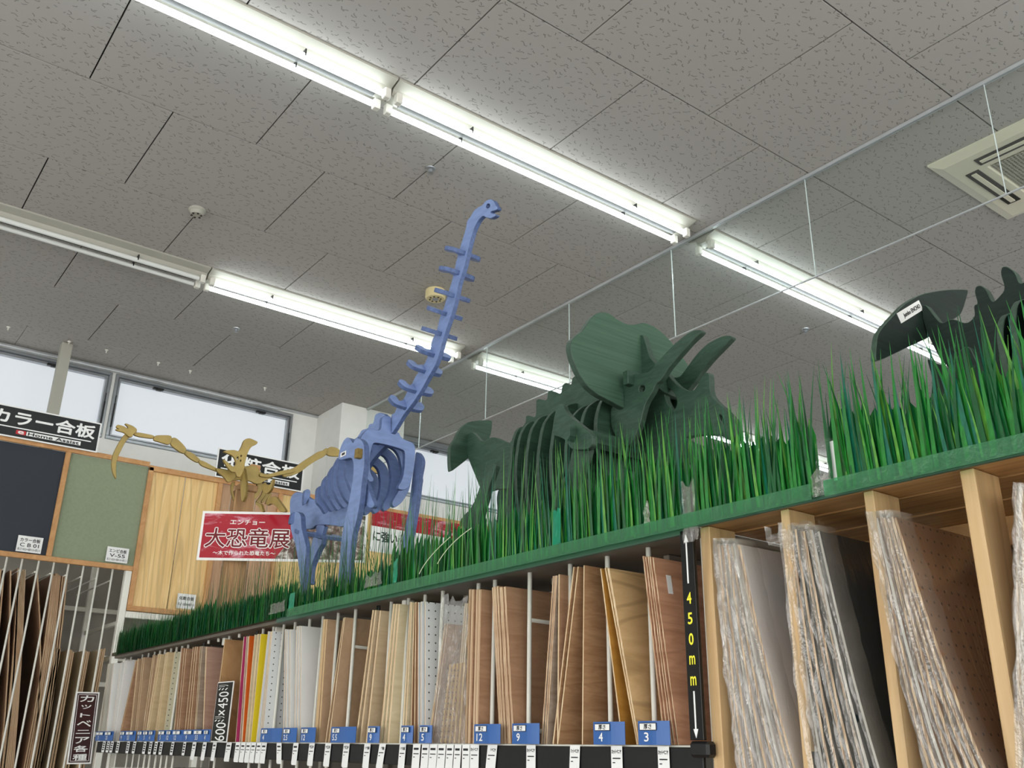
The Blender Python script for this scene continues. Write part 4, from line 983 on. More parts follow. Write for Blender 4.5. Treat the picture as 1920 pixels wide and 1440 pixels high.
def wrapped(label, grp, n, b0, b1, t0, t1, ty, face, hs, bow, seed, over):
    rnd = random.Random(seed); pts = []
    t = None
    for i in range(n):
        f = i / (n - 1)
        a = SY(*cp('c6', (b0 + (b1 - b0) * f, 1440)), BY); b = SY(*cp('c6', (t0 + (t1 - t0) * f, ty + (i % 3) * 4)), BY)
        z0 = -.52; g_ = (a.z - z0) / (b.z - z0); x0 = (a.x - bow * math.sin(math.pi * g_) - b.x * g_) / (1 - g_)
        ew = rnd.choice(['e_wrap', 'e_wrap', 'white_e'])
        th = .0055 if i < n - 1 else .005
        t = thing('wrapped_sheet', label + ', %s from left' % nth[i].replace('nearest', 'first'), 'wrapped sheet', (x0, BY, z0), grp)
        dp = rnd.uniform(-.006, .006)
        o = bowed(x0, z0, b.x, b.z, BY + dp, BY + .56, th, bow, [M[face], M[ew]], 'x', n=12, name='sheet')
        o.location = Vector(o.location) - Vector((x0, BY, z0 + EYE)); o.parent = t
        # film folded over the front edge of the sheet, sticking out at the top
        mb = MB(); vs_ = []; nn = 34
        tx, tz = (b.x - x0), (b.z - z0); ln = math.hypot(tx, tz); nx, nz = tz / ln, -tx / ln
        for j in range(nn + 1):
            g = j / nn; bo = bow * math.sin(math.pi * g); wob = rnd.uniform(-.0035, .0035)
            cx = x0 + tx * g * 1.012 + nx * bo; cz = z0 + tz * g * 1.012 + nz * bo
            for s_, dy in ((-.010, .05), (-.006, -.004), (0, -.014 + rnd.uniform(-.006, .006)), (.006, -.004), (.008, .05)):
                vs_.append((cx + nx * (s_ + wob), BY + dp + dy, cz + nz * (s_ + wob)))
        fs = [(5 * j + q, 5 * j + q + 1, 5 * j + q + 6, 5 * j + q + 5) for j in range(nn) for q in range(4)]
        mb.add(vs_, fs); obj('film_fold', mb, M['film'], t, smooth=True)
        last = (x0, z0, b.x, b.z, nx, nz)
    # film lying on the face of the outermost sheet
    x0, z0, x1, z1, nx, nz = last; mb = MB(); vs_ = []; nv, nu = 30, 12
    for j in range(nv + 1):
        g = j / nv; bo = bow * math.sin(math.pi * g); cx = x0 + (x1 - x0) * g * 1.02 + nx * (bo + .007); cz = z0 + (z1 - z0) * g * 1.02 + nz * (bo + .007)
        for i in range(nu + 1):
            u = i / nu; r_ = .004 + .006 * math.sin(9 * u + 7 * g + seed) * math.sin(5 * g * 3 - 6 * u) + rnd.uniform(0, .002)
            zz = rnd.uniform(-.01, .02) if j == nv else 0
            vs_.append((cx + nx * r_, BY - .01 + .57 * u, cz + nz * r_ + zz))
    fs = [(j * (nu + 1) + i, j * (nu + 1) + i + 1, (j + 1) * (nu + 1) + i + 1, (j + 1) * (nu + 1) + i) for j in range(nv) for i in range(nu)]
    mb.add(vs_, fs); obj('film_cover', mb, M['film_face'], t, smooth=True)
wrapped('plastic-wrapped grey sheet between the first and second pine posts', 'wrapped sheets in the first pine bay', 9, -27, 225, -137, -32, 396, 'f_grey', .9, -.035, 1, 1)
wrapped('plastic-wrapped dark teal sheet right of the second pine post', 'wrapped sheets in the second pine bay', 9, 315, 610, 172, 330, 330, 'f_teal', .9, -.03, 2, 1)
wrapped('plastic-wrapped brown pegboard sheet right of the third pine post', 'wrapped sheets in the third pine bay', 8, 850, 1110, 580, 690, 272, 'f_peg_brown', .9, -.045, 3, 1)
wrapped('plastic-wrapped sheet cut by the right edge of the picture', 'wrapped sheets at the right edge', 4, 1275, 1320, 1262, 1290, 150, 'f_hard', .9, .0, 4, 1)
# crumpled bag mouth over the top of the second bundle
t = thing('loose_bag_mouth', 'crumpled clear bag mouth bunched over the second pine post', 'plastic bag', tuple(SY(1450, 1010, RY - .012)))
q = lambda x, y, d=0: SY(*cp('c6', (x, y)), RY - .02 + d)
crumple('film', t, [q(95, 400), q(235, 430), q(225, 325), q(88, 340)], 0, 8, 6, .006, 'film', 8)
crumple('film', t, [q(210, 400, .02), q(420, 470, .1), q(400, 350, .1), q(212, 300, .02)], 0, 8, 6, .006, 'film', 9)
# grey-green edging that runs along the whole rack top
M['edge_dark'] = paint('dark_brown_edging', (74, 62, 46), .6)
edge = thing('shelf_edging', 'grey-green edging board along the front of the rack top', 'edging', (-3, RY, FB))
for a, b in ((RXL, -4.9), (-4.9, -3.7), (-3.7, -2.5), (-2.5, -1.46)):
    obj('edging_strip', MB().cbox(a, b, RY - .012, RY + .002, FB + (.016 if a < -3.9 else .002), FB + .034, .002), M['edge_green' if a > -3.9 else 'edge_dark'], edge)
for a, b in ((-1.455, -.9), (-.9, .6)):
    obj('edging_strip', MB().cbox(a, b, RY - .012, RY + .0, FB + .012, FB + .034, .002), M['edge_green'], edge)

# ================================================================== ARTIFICIAL GRASS SCREENS
GB = FB + .030
segs = [(-5.93, -5.30, 'far left end of the rack, shortest blades'), (-5.30, -4.40, 'left of the blue hind legs, second from the far end'), (-4.40, -3.52, 'in front of the blue hind legs'), (-3.52, -2.79, 'wild thin blades before the blue front legs'),
        (-2.79, -1.92, 'in front of the triceratops tail and ribs'), (-1.92, -1.455, 'below the triceratops head'), (-1.455, -1.09, 'right of the triceratops head up to the white gap'), (-1.06, -.35, 'dense, at the right edge before the dark tail plate')]
gm = ['grass_dark', 'grass_mid', 'grass_light', 'grass_teal']
def blade(mb, x, y, z, L, w_, lean, curl, yl, mi, n=5):
    vs_ = []; 
    for i in range(n + 1):
        f = i / n; hw = w_ * .5 * (1 - f ** 1.6) * (1 if f < 1 else 0) + .0003
        px = x + lean * L * f + curl * L * f * f; py = y + yl * f * L; pz = z + L * f * (1 - .12 * abs(lean + curl) * f)
        vs_ += [(px - hw, py, pz), (px + hw, py - hw * .35, pz)]
    fs = [(2 * i, 2 * i + 1, 2 * i + 3, 2 * i + 2) for i in range(n)]
    mb.add(vs_, fs, mi)
M['printed_grass'] = None
def printed_grass():
    m, nt, bs = newmat('printed_grass_sheet')
    v = coords(nt, (110, 1, 5), 'World'); n1 = noise(nt, v, 1, 3, .55, .7)
    c = ramp(nt, n1, [(.3, srgb((8, 74, 42))), (.48, srgb((20, 104, 48))), (.6, srgb((52, 136, 56))), (.72, srgb((104, 160, 70)))])
    nt.links.new(c, bs.inputs['Base Color']); bs.inputs['Roughness'].default_value = .22; bs.inputs['Specular IOR Level'].default_value = .6
    nz = noise(nt, coords(nt, (6, 6, 3), 'World'), 2, 2); bump(nt, bs, nz, .25, .01); return m
M['printed_grass'] = printed_grass()
blade_mesh = []
for k in range(12):
    mb = MB(); rnd = random.Random(50 + k); blade(mb, 0, 0, 0, 1, .042 * rnd.uniform(.7, 1.3), rnd.uniform(-.06, .10) - .05, rnd.uniform(-.1, .12), rnd.uniform(-.03, .03), 0, 6)
    for v in list(mb.v): pass
    me = mesh_of('blade', mb, [M[gm[(0, 1, 3, 1, 2, 0, 1, 2, 1, 0, 0, 1)[k]]]], (0, 0, 0)); blade_mesh.append(me)
def gh(x):      # height of the tips above the rack edge
    K = ((-6.1, .21), (-5.2, .235), (-3.9, .285), (-3.4, .29), (-2.3, .310), (-1.8, .28), (-1.43, .272), (-.87, .25), (-.3, .27))
    for (a_, ha), (b_, hb) in zip(K, K[1:]):
        if x <= b_: return ha + (hb - ha) * (x - a_) / (b_ - a_) + .008 * math.sin(x * 23)
    return .27
nparts = 0
for si, (a, b, lb) in enumerate(segs):
    t = thing('grass_screen', 'strip of artificial green grass, ' + lb, 'artificial grass', ((a + b) / 2, RY - .012, GB - .01))
    rnd = random.Random(100 + si); L_ = b - a
    # printed backing sheet with a ragged top
    prof = [(a, GB - .02)]; prof_top = []
    n = int(L_ / .012)
    for i in range(n + 1):
        x = a + L_ * i / n; prof_top.append((x, GB + ((.50, .48, .36, .25, .42, .5, .5, .5)[si] + (.07 if i % 2 else -.05) + rnd.uniform(-.06, .06)) * gh(x)))
    loop = [(a, GB - .01), (b, GB - .01)] + prof_top[::-1]
    mb = MB(); sheet(mb, VY * (RY - .014), VX, VZ, [loop], .001, bev=.0001, smooth=0)
    obj('printed_sheet', mb, M['printed_grass'], t)
    near = a > -1.95
    mb = MB(); dens = {0: 260, 1: 230, 2: 170, 3: 110, 4: 190, 5: 130, 6: 130, 7: 130}[si]
    for i in range(int(L_ * dens)):
        x = a + L_ * (i + rnd.random()) / (L_ * dens); x = min(max(x, a + .004), b - .004)
        Lb = gh(x) * rnd.uniform(.52, 1.1) * (1.0 if rnd.random() < .9 else 1.12)
        blade(mb, x, RY - .016 - rnd.uniform(0, .012), GB - .014, Lb + .012, rnd.uniform(.006, .011), rnd.uniform(-.13, .06), rnd.uniform(-.10, .10), rnd.uniform(-.05, .05), rnd.choice((0, 0, 1, 1, 1, 2, 3) if a > -3.6 else (0, 0, 0, 1, 3)))
    if si in (2, 3):       # wild thin blades
        for i in range(70 if si == 3 else 45):
            x = rnd.uniform(a, b); blade(mb, x, RY - .016 - rnd.uniform(0, .03), GB + .02, rnd.uniform(.2, .34), rnd.uniform(.004, .006), rnd.uniform(-.7, .7) * rnd.random(), rnd.uniform(-.35, .25), rnd.uniform(-.15, .1), 0, 7)
    if si == 3:
        for (p0, p1) in (((938, 1000), (820, 1057)), ((880, 990), (785, 1075))): pass
    tag(obj('blades', mb, [M[k] for k in gm], t), kind='stuff')
    if near:
        nb = int(L_ * 240)
        for i in range(nb):
            x = a + L_ * (i + rnd.random()) / nb; x = min(max(x, a + .006), b - .006)
            o = D.objects.new('blade', rnd.choice(blade_mesh)); COL.objects.link(o); o.parent = t
            Lb = gh(x) * rnd.uniform(.52, 1.12)
            o.location = (x - WL[t.name][0], -.012 - rnd.uniform(0, .014), -.004); o.scale = (Lb, Lb, Lb); WL[o.name] = (x, RY, GB)
    # translucent tape along the foot
    if a > -3.6: obj('tape_strip', MB().box(a, b, RY - .050, RY - .0495, GB - .026, GB + .006), M['tape_green'], t)
# teal tape patches and clear tape
for px, py, w_, h_, lb in ((547, 1128, .055, .07, 'teal tape patch on the grass left of the blue front legs'), (741, 1072, .030, .075, 'teal tape patch on the grass right of the blue far leg'), (1044, 988, .034, .10, 'bright teal tape patch below the triceratops front leg')):
    p = SY(px, py, RY - .04); rnd = random.Random(px)
    q = lambda u, v: Vector((p.x + (u - .5) * w_, RY - .040, p.z + (v - .5) * h_))
    t = crumple('tape_patch', None, [q(0, 0), q(1, .04), q(.9, 1), q(.05, .95)], 0, 4, 6, .003, 'tape_teal', px); tag(t, lb, 'tape')
for px, py, w_, h_, lb in ((1213, 966, .02, .05, 'curled piece of clear tape on the grass below the triceratops jaw'), (1292, 960, .045, .14, 'clear tape crossing the joint of the grass above the 450mm strip'), (1540, 905, .05, .05, 'clear tape left of the white gap in the grass'), (700, 1088, .12, .04, 'crumpled clear tape on the grass under the blue legs'), (520, 1140, .15, .04, 'crumpled clear tape on the grass left of the teal patch')):
    p = SY(px, py, RY - .045)
    q = lambda u, v: Vector((p.x + (u - .5) * w_, RY - .045, p.z + (v - .5) * h_))
    t = crumple('clear_tape', None, [q(0, 0), q(1, .04), q(.9, 1), q(.05, .95)], 0, 5, 7, .005, 'film', px); tag(t, lb, 'tape')
t = thing('white_slip', 'white card slip in the gap between two grass strips at right', 'card', (-1.075, RY - .03, GB - .005))
a = SY(1548, 830, RY - .03); b = SY(1572, 900, RY - .03)
sl = MB(); sheet(sl, VY * (RY - .03), VX, VZ, [[(SY(1556, 903, RY - .03).x, b.z), (b.x + .008, b.z), (a.x + .024, a.z), (a.x, a.z)]], .001, bev=.0002, smooth=0); obj('slip', sl, M['paper'], t)
crumple('clear_tape', t, [SY(1530, 905, RY - .034), SY(1588, 890, RY - .034), SY(1570, 818, RY - .034), SY(1528, 830, RY - .034)], 0, 4, 4, .0015, 'clear', 12)
for (a, m, b, lb) in (((820, 1057), (840, 1020), (884, 990), 'pale straw sticking out of the grass, right one of the pair'), ((786, 1076), (800, 1045), (844, 1007), 'pale straw sticking out of the grass, left one of the pair')):
    A, B, C_ = SY(*a, RY - .05), SY(*m, RY - .055), SY(*b, RY - .06)
    mb = MB()
    prev = A
    for i in range(1, 9):
        f = i / 8; p = A * (1 - f) ** 2 + B * 2 * f * (1 - f) + C_ * f * f; mb.tube(prev, p, .0013, 5); prev = p
    tag(obj('straw', mb, M['straw'], None), lb, 'straw')

# ================================================================== WOODEN SKELETONS
BL = [M['blue'], M['blue_edge']]; GR = [M['green'], M['green_edge']]; DG = [M['dark_green'], M['green_edge']]; OC = [M['ochre'], M['ochre_edge']]
TOP = FB + .022
def loc_(x, y): return SY(x, y, 1.92)
def foot(crop, pts, Y_, zf=TOP):
    return pts
# ---- blue long-necked skeleton
bd = thing('long_neck_skeleton', 'pale blue slotted-plywood long-necked dinosaur skeleton standing in the grass', 'wooden skeleton', (-3.7, 1.92, TOP))
SPY = 1.915
plate('neck', bd, 'Y', SPY, 'px', [(733.7, 815), (728, 806), (734, 776), (740, 774.5), (742.5, 767.5), (746, 761), (750, 757), (756.7, 748), (764, 733), (773, 718), (780, 703), (791.6, 690), (806, 660.5), (809, 640), (819, 619.6), (824, 596), (832.5, 576), (841, 546.7), (848.5, 523), (856, 485), (863, 462), (873, 430), (876, 412.5), (882, 406.7), (888, 395), (896.7, 388), (904, 385), (908, 379), (914, 374), (921.5, 373), (927, 377.5), (930, 385), (934, 389), (931.5, 393.5), (920, 396.5), (920, 399.5), (930, 401), (929, 405), (920, 409.6), (911, 408), (905.5, 404), (896.7, 412.5), (888, 430), (880.6, 456), (875, 482.5), (869, 506), (860, 532), (854.5, 561), (847, 587.5), (838, 614), (829.6, 640), (824, 663), (816.5, 684), (803, 707), (789, 733), (771, 759.6), (757, 777), (745, 797)],
      BL, .02, holes=[[(913, 382), (918, 382), (919, 388), (914, 391), (911, 388)]])
plate('backbone', bd, 'Y', SPY, 'px', [(543, 950), (544, 936), (549, 926), (556, 922), (568, 924), (580, 934), (592, 938), (615, 900), (640, 860), (668, 822), (675, 812), (678, 806), (690, 803), (692, 795), (700, 794), (703, 777), (712, 773), (722, 776), (724, 790), (729, 803), (729, 815), (726, 832), (718, 840), (696, 864), (676, 900), (655, 950), (650, 985), (640, 988), (618, 984), (593, 984), (588, 989), (581, 992), (566, 992), (553, 984), (545, 980)], BL, .02)
XC = -3.41
plate('chest_frame', bd, 'X', XC, 'b2', [(280, 500), (330, 420), (390, 355), (450, 350), (520, 375), (580, 370), (600, 320), (605, 190), (640, 155), (730, 160), (748, 190), (750, 430), (800, 400), (870, 410), (890, 470), (950, 515), (1070, 555), (1105, 600), (1112, 700), (1100, 900), (1060, 1100), (1030, 1200), (980, 1255), (920, 1270), (860, 1260), (850, 1210), (900, 1140), (930, 1050), (950, 900), (955, 690), (900, 655), (700, 595), (520, 560), (480, 570), (455, 640), (430, 780), (430, 960), (450, 1040), (490, 1100), (480, 1140), (440, 1150), (380, 1130), (330, 1080), (300, 980), (290, 760), (290, 600)], BL, .02)
def rib(parent, x, yc, wl, wr, zt, zb, arm, mats, th=.02, tipin=.35, solid=False):
    o = []; zm = zb + (zt - zb) * .45
    R = [(0, zt), (.45, zt - .02), (.82, zt - (zt - zb) * .18), (1.0, zm + .04), (.96, zm - (zm - zb) * .35), (.74, zb + .03), (.52, zb)]
    def side(s, w__, ins): return [(yc + s * w__ * u - s * ins * (1 if u > .5 else .2), v - (ins if u < .5 else ins * .5 if v > zm else 0)) for u, v in R]
    outer = side(1, wr, 0); inner = [(yc, zt - arm * 1.1), (yc + wr * .4, zt - arm * 1.25), (yc + wr * .82 - arm * .8, zt - (zt - zb) * .28), (yc + wr - arm, zm + .02), (yc + wr * .95 - arm, zm - (zm - zb) * .4), (yc + wr * .5 - arm * .3, zb + .02)]
    outl = side(-1, wl, 0); innl = [(yc - wl * .4, zt - arm * 1.25), (yc - wl * .82 + arm * .8, zt - (zt - zb) * .28), (yc - wl + arm, zm + .02), (yc - wl * .95 + arm, zm - (zm - zb) * .4), (yc - wl * .5 + arm * .3, zb + .02)]
    if solid: pts = outer[::-1] + outl[1:]
    else: pts = outer + inner[::-1][:-1] + [(yc, zt - arm * 1.1)] + innl + outl[::-1][:-1]
    return plateW('rib', parent, 'X', x, pts[::-1] if False else pts, mats, th, smooth=2)
ribs_b = [(-3.50, .165, .165, 1.300, .972), (-3.575, .162, .155, 1.285, .968), (-3.65, .149, .145, 1.255, .970), (-3.725, .134, .135, 1.225, .975), (-3.80, .121, .122, 1.19, .985), (-3.875, .110, .110, 1.15, .99)]
for x, wl, wr, zt, zb in ribs_b: rib(bd, x, 1.92, wl, wr, zt, zb, .05, BL, .02)
plate('shoulder_blade', bd, 'Y', 1.755, 'b2', [(300, 1050), (370, 1130), (420, 1280), (460, 1400), (500, 1480), (480, 1440 + 90), (430, 1545), (370, 1500), (320, 1390), (280, 1270), (270, 1150)], BL, .02)
LF = [(633.7, 860), (637.5, 840), (644, 826), (649, 820.5), (654, 820.5), (657.5, 824), (662, 831.5), (665, 824), (669, 820.5), (675, 822.5), (680, 828), (683, 836), (683.5, 870), (679, 900), (675, 940), (669, 975), (661, 1000), (658, 1025), (654, 1060), (652, 1128), (630, 1128), (636, 1060), (639, 1020), (642, 995), (650, 960), (657, 925), (662, 895), (663, 870), (660, 860), (656, 858.6), (650, 860), (640, 862.5), (635, 861)]
plate('front_leg', bd, 'Y', 1.72, 'px', LF, BL, .024)
obj('peg', MB().cbox(SY(669, 850, 1.70).x - .012, SY(669, 850, 1.70).x + .012, 1.695, 1.73, SY(669, 850, 1.70).z - .02, SY(669, 850, 1.7).z + .02, .002), M['ochre_edge'], bd)
p_ = SY(644, 851, 1.718)
obj('sticker', MB().obox(p_ - VX * .028 - VZ * .010, VX, Vector((-.0, 0, 1)), -VY, .05, .020, .001), M['paper'], bd)
obj('sticker_print', MB().obox(p_ - VX * .014 - VZ * .005 - VY * .0008, VX, VZ, -VY, .026, .010, .0006), M['ink'], bd)
plate('front_leg', bd, 'Y', 2.10, 'px', [(779, 847), (784, 849), (789, 856), (791, 864), (790, 875), (786, 894), (787, 899), (785, 910), (782, 940), (775, 985), (770, 1010), (764, 1050), (760, 1080), (758, 1100), (742, 1100), (745, 1080), (750, 1040), (757, 1000), (765, 960), (768, 940), (772, 900), (777, 870)], BL, .02)
plate('hind_leg', bd, 'Y', 1.81, 'b3', [(145, 700), (150, 560), (175, 540), (210, 555), (235, 600), (240, 740), (270, 870), (300, 980), (310, 1090), (290, 1200), (262, 1440), (260, 1640), (215, 1640), (225, 1440), (205, 1250), (170, 1000), (130, 880), (104, 780), (98, 705)], BL, .024)
plate('hind_leg', bd, 'Y', 2.03, 'b3', [(390, 860), (500, 840), (505, 950), (450, 1030), (400, 1150), (360, 1250), (340, 1400), (345, 1480), (300, 1480), (300, 1350), (310, 1240), (320, 1100), (370, 980)], BL, .03)
plate('hip_plate', bd, 'X', -4.18, 'b3', [(268, 465), (272, 330), (285, 270), (320, 252), (350, 265), (358, 300), (355, 350), (330, 395), (300, 440)], BL, .02)
plate('hip_plate', bd, 'X', -4.30, 'b3', [(90, 700), (96, 640), (120, 560), (160, 545), (170, 600), (165, 700), (140, 712)], BL, .02)
plate('tail', bd, 'Y', SPY, 'b3', [(428, 712), (545, 716), (520, 800), (500, 872), (450, 900), (420, 860), (428, 800)], BL, .02)
def cross_plate(name, parent, c, tdir, half, ext, mats, th=.014, seed=0):
    """butterfly-shaped vertebra threaded on a longitudinal plate, square to its run"""
    V = Vector((-tdir.z, 0, tdir.x)) ; V = V if V.x > 0 else -V
    U = VY; mb = MB()
    h, e = half, ext
    pts = [(-h, -e * .1), (-h * .85, -e * .5), (-h * .55, -e * .45), (-h * .45, e * .02), (-h * .15, -e * .3), (h * .15, -e * .3), (h * .45, e * .02), (h * .55, -e * .45), (h * .85, -e * .5), (h, -e * .1), (h * .8, e * .4), (h * .4, e * .5), (-h * .4, e * .5), (-h * .8, e * .4)]
    sheet(mb, Vector(c), U, V, [pts], th, smooth=2)
    return obj(name, mb, mats, parent)
nk = [(1262, 412), (1225, 540), (1195, 680), (1145, 795), (1112, 925), (1068, 1050), (1012, 1148), (955, 1275), (893, 1375)]
P3 = [SY(*cp('nk', p), SPY + .01) for p in nk]
for i, c in enumerate(P3):
    a, b = P3[max(0, i - 1)], P3[min(8, i + 1)]; td = (a - b).normalized()
    tilt = [-.05, -.04, -.03, 0, 0, .03, .10, .14, .18][i]
    td = Vector((td.x + tilt, 0, td.z)).normalized() 
    cross_plate('neck_vertebra', bd, c, td, .090, .062, BL, .018)
c = SY(600, 1007, SPY + .01)
cross_plate('tail_vertebra', bd, c, Vector((.35, 0, .9)).normalized(), .13, .09, BL, .016)
# ---- green three-horned skeletons
def bump_line(): return []
tri = thing('triceratops_skeleton', 'green plywood three-horned dinosaur skeleton with broad frill behind the grass', 'wooden skeleton', (-2.2, 1.92, TOP))
TY = 1.92
def T1(l): return [cp('t1', p) for p in l]
def TR(l): return [cp('tr', p) for p in l]
def T3(l): return [cp('t3', p) for p in l]
spine = T1([(270, 320), (300, 290), (330, 290), (420, 400), (540, 330), (720, 410)]) + TR([(430, 870), (480, 800), (530, 745), (530, 705), (545, 698), (585, 712), (592, 690), (592, 610), (605, 600), (658, 612), (662, 555), (680, 548), (740, 575), (748, 520), (770, 502), (802, 520), (808, 475), (830, 460), (865, 472), (930, 520), (1000, 560), (1100, 620), (1150, 700), (1150, 900), (1200, 1010), (1150, 1040), (1050, 960), (950, 1060), (820, 1110), (700, 1180), (640, 1170), (560, 1150), (480, 1140)]) + T1([(620, 905), (560, 905), (500, 925), (440, 925), (400, 890), (350, 760), (300, 640), (272, 560), (258, 520), (256, 420)])
plate('backbone', tri, 'Y', TY, 'px', spine, GR, .018)
XA = SY(*cp('t1', (265, 420)), TY).x
plate('tail_plate', tri, 'X', XA, 't1', [(85, 700), (78, 590), (80, 470), (105, 410), (145, 350), (175, 280), (230, 210), (290, 175), (400, 160), (525, 160), (538, 180), (525, 310), (500, 370), (410, 450), (330, 515), (270, 580), (180, 650), (98, 712)], GR, .02)
# ribs: left silhouettes from the survey, half widths about the spine
rib_px = [(955, 835), (965, 828), (984, 818), (1006, 800), (1030, 797), (1058, 780), (1084, 787), (1114, 787)]
for i, (px, py) in enumerate(rib_px):
    x = -2.50 + .077 * i; q_ = SX(px, py, x); hw = TY - q_.y
    rib(tri, x, TY + .009, hw, hw, 1.072 if i < 5 else 1.045, [.70, .68, .66, .64, .64, .66, .70, .74][i], .05, GR, .016, solid=True)
plate('shoulder_blade', tri, 'Y', 1.665, 't2', [(290, 228), (330, 225), (350, 290), (420, 370), (520, 450), (620, 530), (668, 590), (660, 690), (600, 740), (430, 738), (390, 680), (350, 620), (290, 595), (212, 572), (218, 450), (240, 330), (262, 262)], GR, .02)
plate('front_leg', tri, 'Y', 1.685, 't2', [(440, 700), (640, 700), (600, 850), (540, 1000), (480, 1130), (430, 1400), (430, 1640), (300, 1640), (310, 1400), (320, 1180), (340, 1060), (400, 920)], GR, .02)
xx = SY(*cp('t2', (400, 550)), 1.65)
mb = MB(); mb.prism([(xx.x - .016, xx.z - .014), (xx.x + .003, xx.z - .026), (xx.x + .016, xx.z - .014), (xx.x + .016, xx.z + .02), (xx.x - .010, xx.z + .02)], 'y', 1.640, 2.12); obj('shoulder_bar', mb, GR[0], tri)
plate('front_leg', tri, 'Y', 2.10, 't2', [(640, 500), (700, 500), (720, 600), (700, 700), (760, 760), (740, 900), (700, 1000), (690, 1300), (690, 1500), (610, 1500), (620, 1200), (600, 1000), (640, 760), (650, 620)], GR, .02)
plate('hind_leg', tri, 'Y', 1.74, 't1', [(540, 630), (576, 650), (545, 740), (500, 860), (470, 1000), (430, 1130), (400, 1250), (400, 1480), (230, 1480), (200, 1300), (190, 1240), (240, 1170), (290, 1130), (350, 1020), (380, 930), (420, 830), (490, 710)], GR, .02)
plate('hind_leg', tri, 'Y', 2.08, 't1', [(600, 900), (720, 900), (740, 1000), (700, 1100), (680, 1420), (560, 1420), (590, 1150), (580, 1000)], GR, .02)
XF = SY(*cp('tr', (1120, 655)), TY - .08).x
plate('frill', tri, 'X', XF, 'tr', [(985, 80), (1030, 85), (1080, 125), (1140, 155), (1190, 155), (1240, 142), (1300, 165), (1370, 220), (1430, 290), (1500, 390), (1560, 480), (1560, 520), (1500, 560), (1300, 610), (1150, 668), (1120, 658), (1040, 615), (960, 575), (900, 525), (850, 450), (812, 360), (797, 290), (805, 250), (840, 215), (870, 195), (890, 165), (920, 120), (950, 90)], [M['green_light'], M['green_edge']], .022)
plate('head_core', tri, 'Y', TY, 't3', [(70, 190), (90, 140), (120, 130), (145, 200), (180, 330), (240, 400), (300, 440), (340, 480), (390, 545), (450, 600), (530, 640), (580, 635), (620, 570), (680, 470), (720, 475), (725, 660), (780, 730), (850, 790), (930, 870), (970, 920), (975, 1000), (940, 1060), (890, 1080), (840, 1050), (790, 1032), (620, 1030), (490, 1060), (600, 1110), (800, 1180), (840, 1260), (720, 1285), (560, 1290), (350, 1290), (200, 1300), (80, 1100), (60, 900), (100, 600), (75, 480)], GR, .022,
      holes=[[(310, 610), (350, 610), (400, 650), (430, 720), (425, 770), (400, 815), (350, 770), (322, 700)], [(800, 850), (828, 850), (860, 915), (850, 940), (822, 905)]])
plate('horn_plate', tri, 'Y', 1.84, 'tr', [(1112, 480), (1130, 458), (1155, 458), (1200, 450), (1270, 440), (1300, 400), (1400, 290), (1480, 220), (1530, 190), (1580, 185), (1587, 200), (1520, 260), (1460, 330), (1390, 410), (1340, 490), (1310, 510), (1290, 560), (1250, 620), (1230, 690), (1220, 740), (1180, 840), (1150, 885), (1120, 880), (1060, 810), (1040, 760), (1040, 640), (1110, 660), (1125, 600), (1110, 520)], GR, .02, holes=[[(1215, 520), (1240, 518), (1246, 535), (1238, 555), (1216, 562), (1206, 548)]])
plate('horn_plate', tri, 'Y', 2.02, 't3', [(380, 515), (450, 515), (500, 450), (600, 310), (700, 210), (830, 145), (900, 138), (930, 155), (850, 240), (740, 350), (650, 460), (600, 540), (530, 625), (440, 760), (400, 900), (250, 900), (200, 700), (300, 540)], GR, .02)
xx = SY(*cp('tr', (1150, 480)), 1.83)
obj('head_bar', MB().cbox(xx.x - .011, xx.x + .011, 1.815, 2.06, xx.z - .022, xx.z + .022, .002), GR[0], tri)
plate('brow_plate', tri, 'X', SY(1252, 760, TY).x, 't3', [(250, 590), (300, 500), (340, 480), (400, 560), (470, 600), (560, 650), (540, 720), (420, 700), (300, 640)], GR, .018)
# second, darker skeleton at the right edge
tr2 = thing('dark_tail_skeleton', 'dark green plywood dinosaur skeleton at the right edge, tail plate in view', 'wooden skeleton', (-.7, 1.95, TOP))
Y2 = 1.95
XB = SY(*cp('r', (1215, 420)), Y2).x
plate('tail_plate', tr2, 'X', XB, 'r', [(892, 725), (895, 640), (905, 545), (945, 485), (1010, 415), (1090, 330), (1200, 265), (1320, 240), (1420, 230), (1530, 230), (1535, 250), (1500, 370), (1480, 410), (1400, 460), (1300, 540), (1230, 580), (1100, 640), (930, 722)], DG, .013)
o_ = SX(*cp('r', (1072, 466)), XB + .0015); x_ = SX(*cp('r', (1222, 372)), XB + .0015); y_ = SX(*cp('r', (1030, 403)), XB + .0015)
U = (x_ - o_); w_ = U.length; U.normalize(); V = (y_ - o_); V = (V - U * V.dot(U)); h = V.length; V.normalize()
obj('name_sticker', MB().obox(o_, U, V, U.cross(V), w_, h, .001), M['paper'], tr2)
text('Jumbo ENCHO', tr2, M['ink'], o_ + U * w_ * .56 + V * h * .45 + U.cross(V) * .0008, U, V, w_ * .74, h * .5, bold=.03)
plate('backbone', tr2, 'Y', Y2, 'r', [(1212, 345), (1240, 335), (1290, 400), (1345, 470), (1420, 430), (1520, 470), (1580, 420), (1570, 340), (1600, 330), (1575, 250), (1585, 210), (1620, 200), (1660, 230), (1700, 320), (1730, 300), (1790, 230), (1755, 120), (1765, 75), (1800, 70), (1860, 110), (1890, 200), (1960, 150), (2150, 60), (2400, 100), (2400, 900), (2100, 950), (1800, 900), (1600, 960), (1500, 870), (1420, 800), (1330, 700), (1260, 560), (1215, 430)], DG, .022)
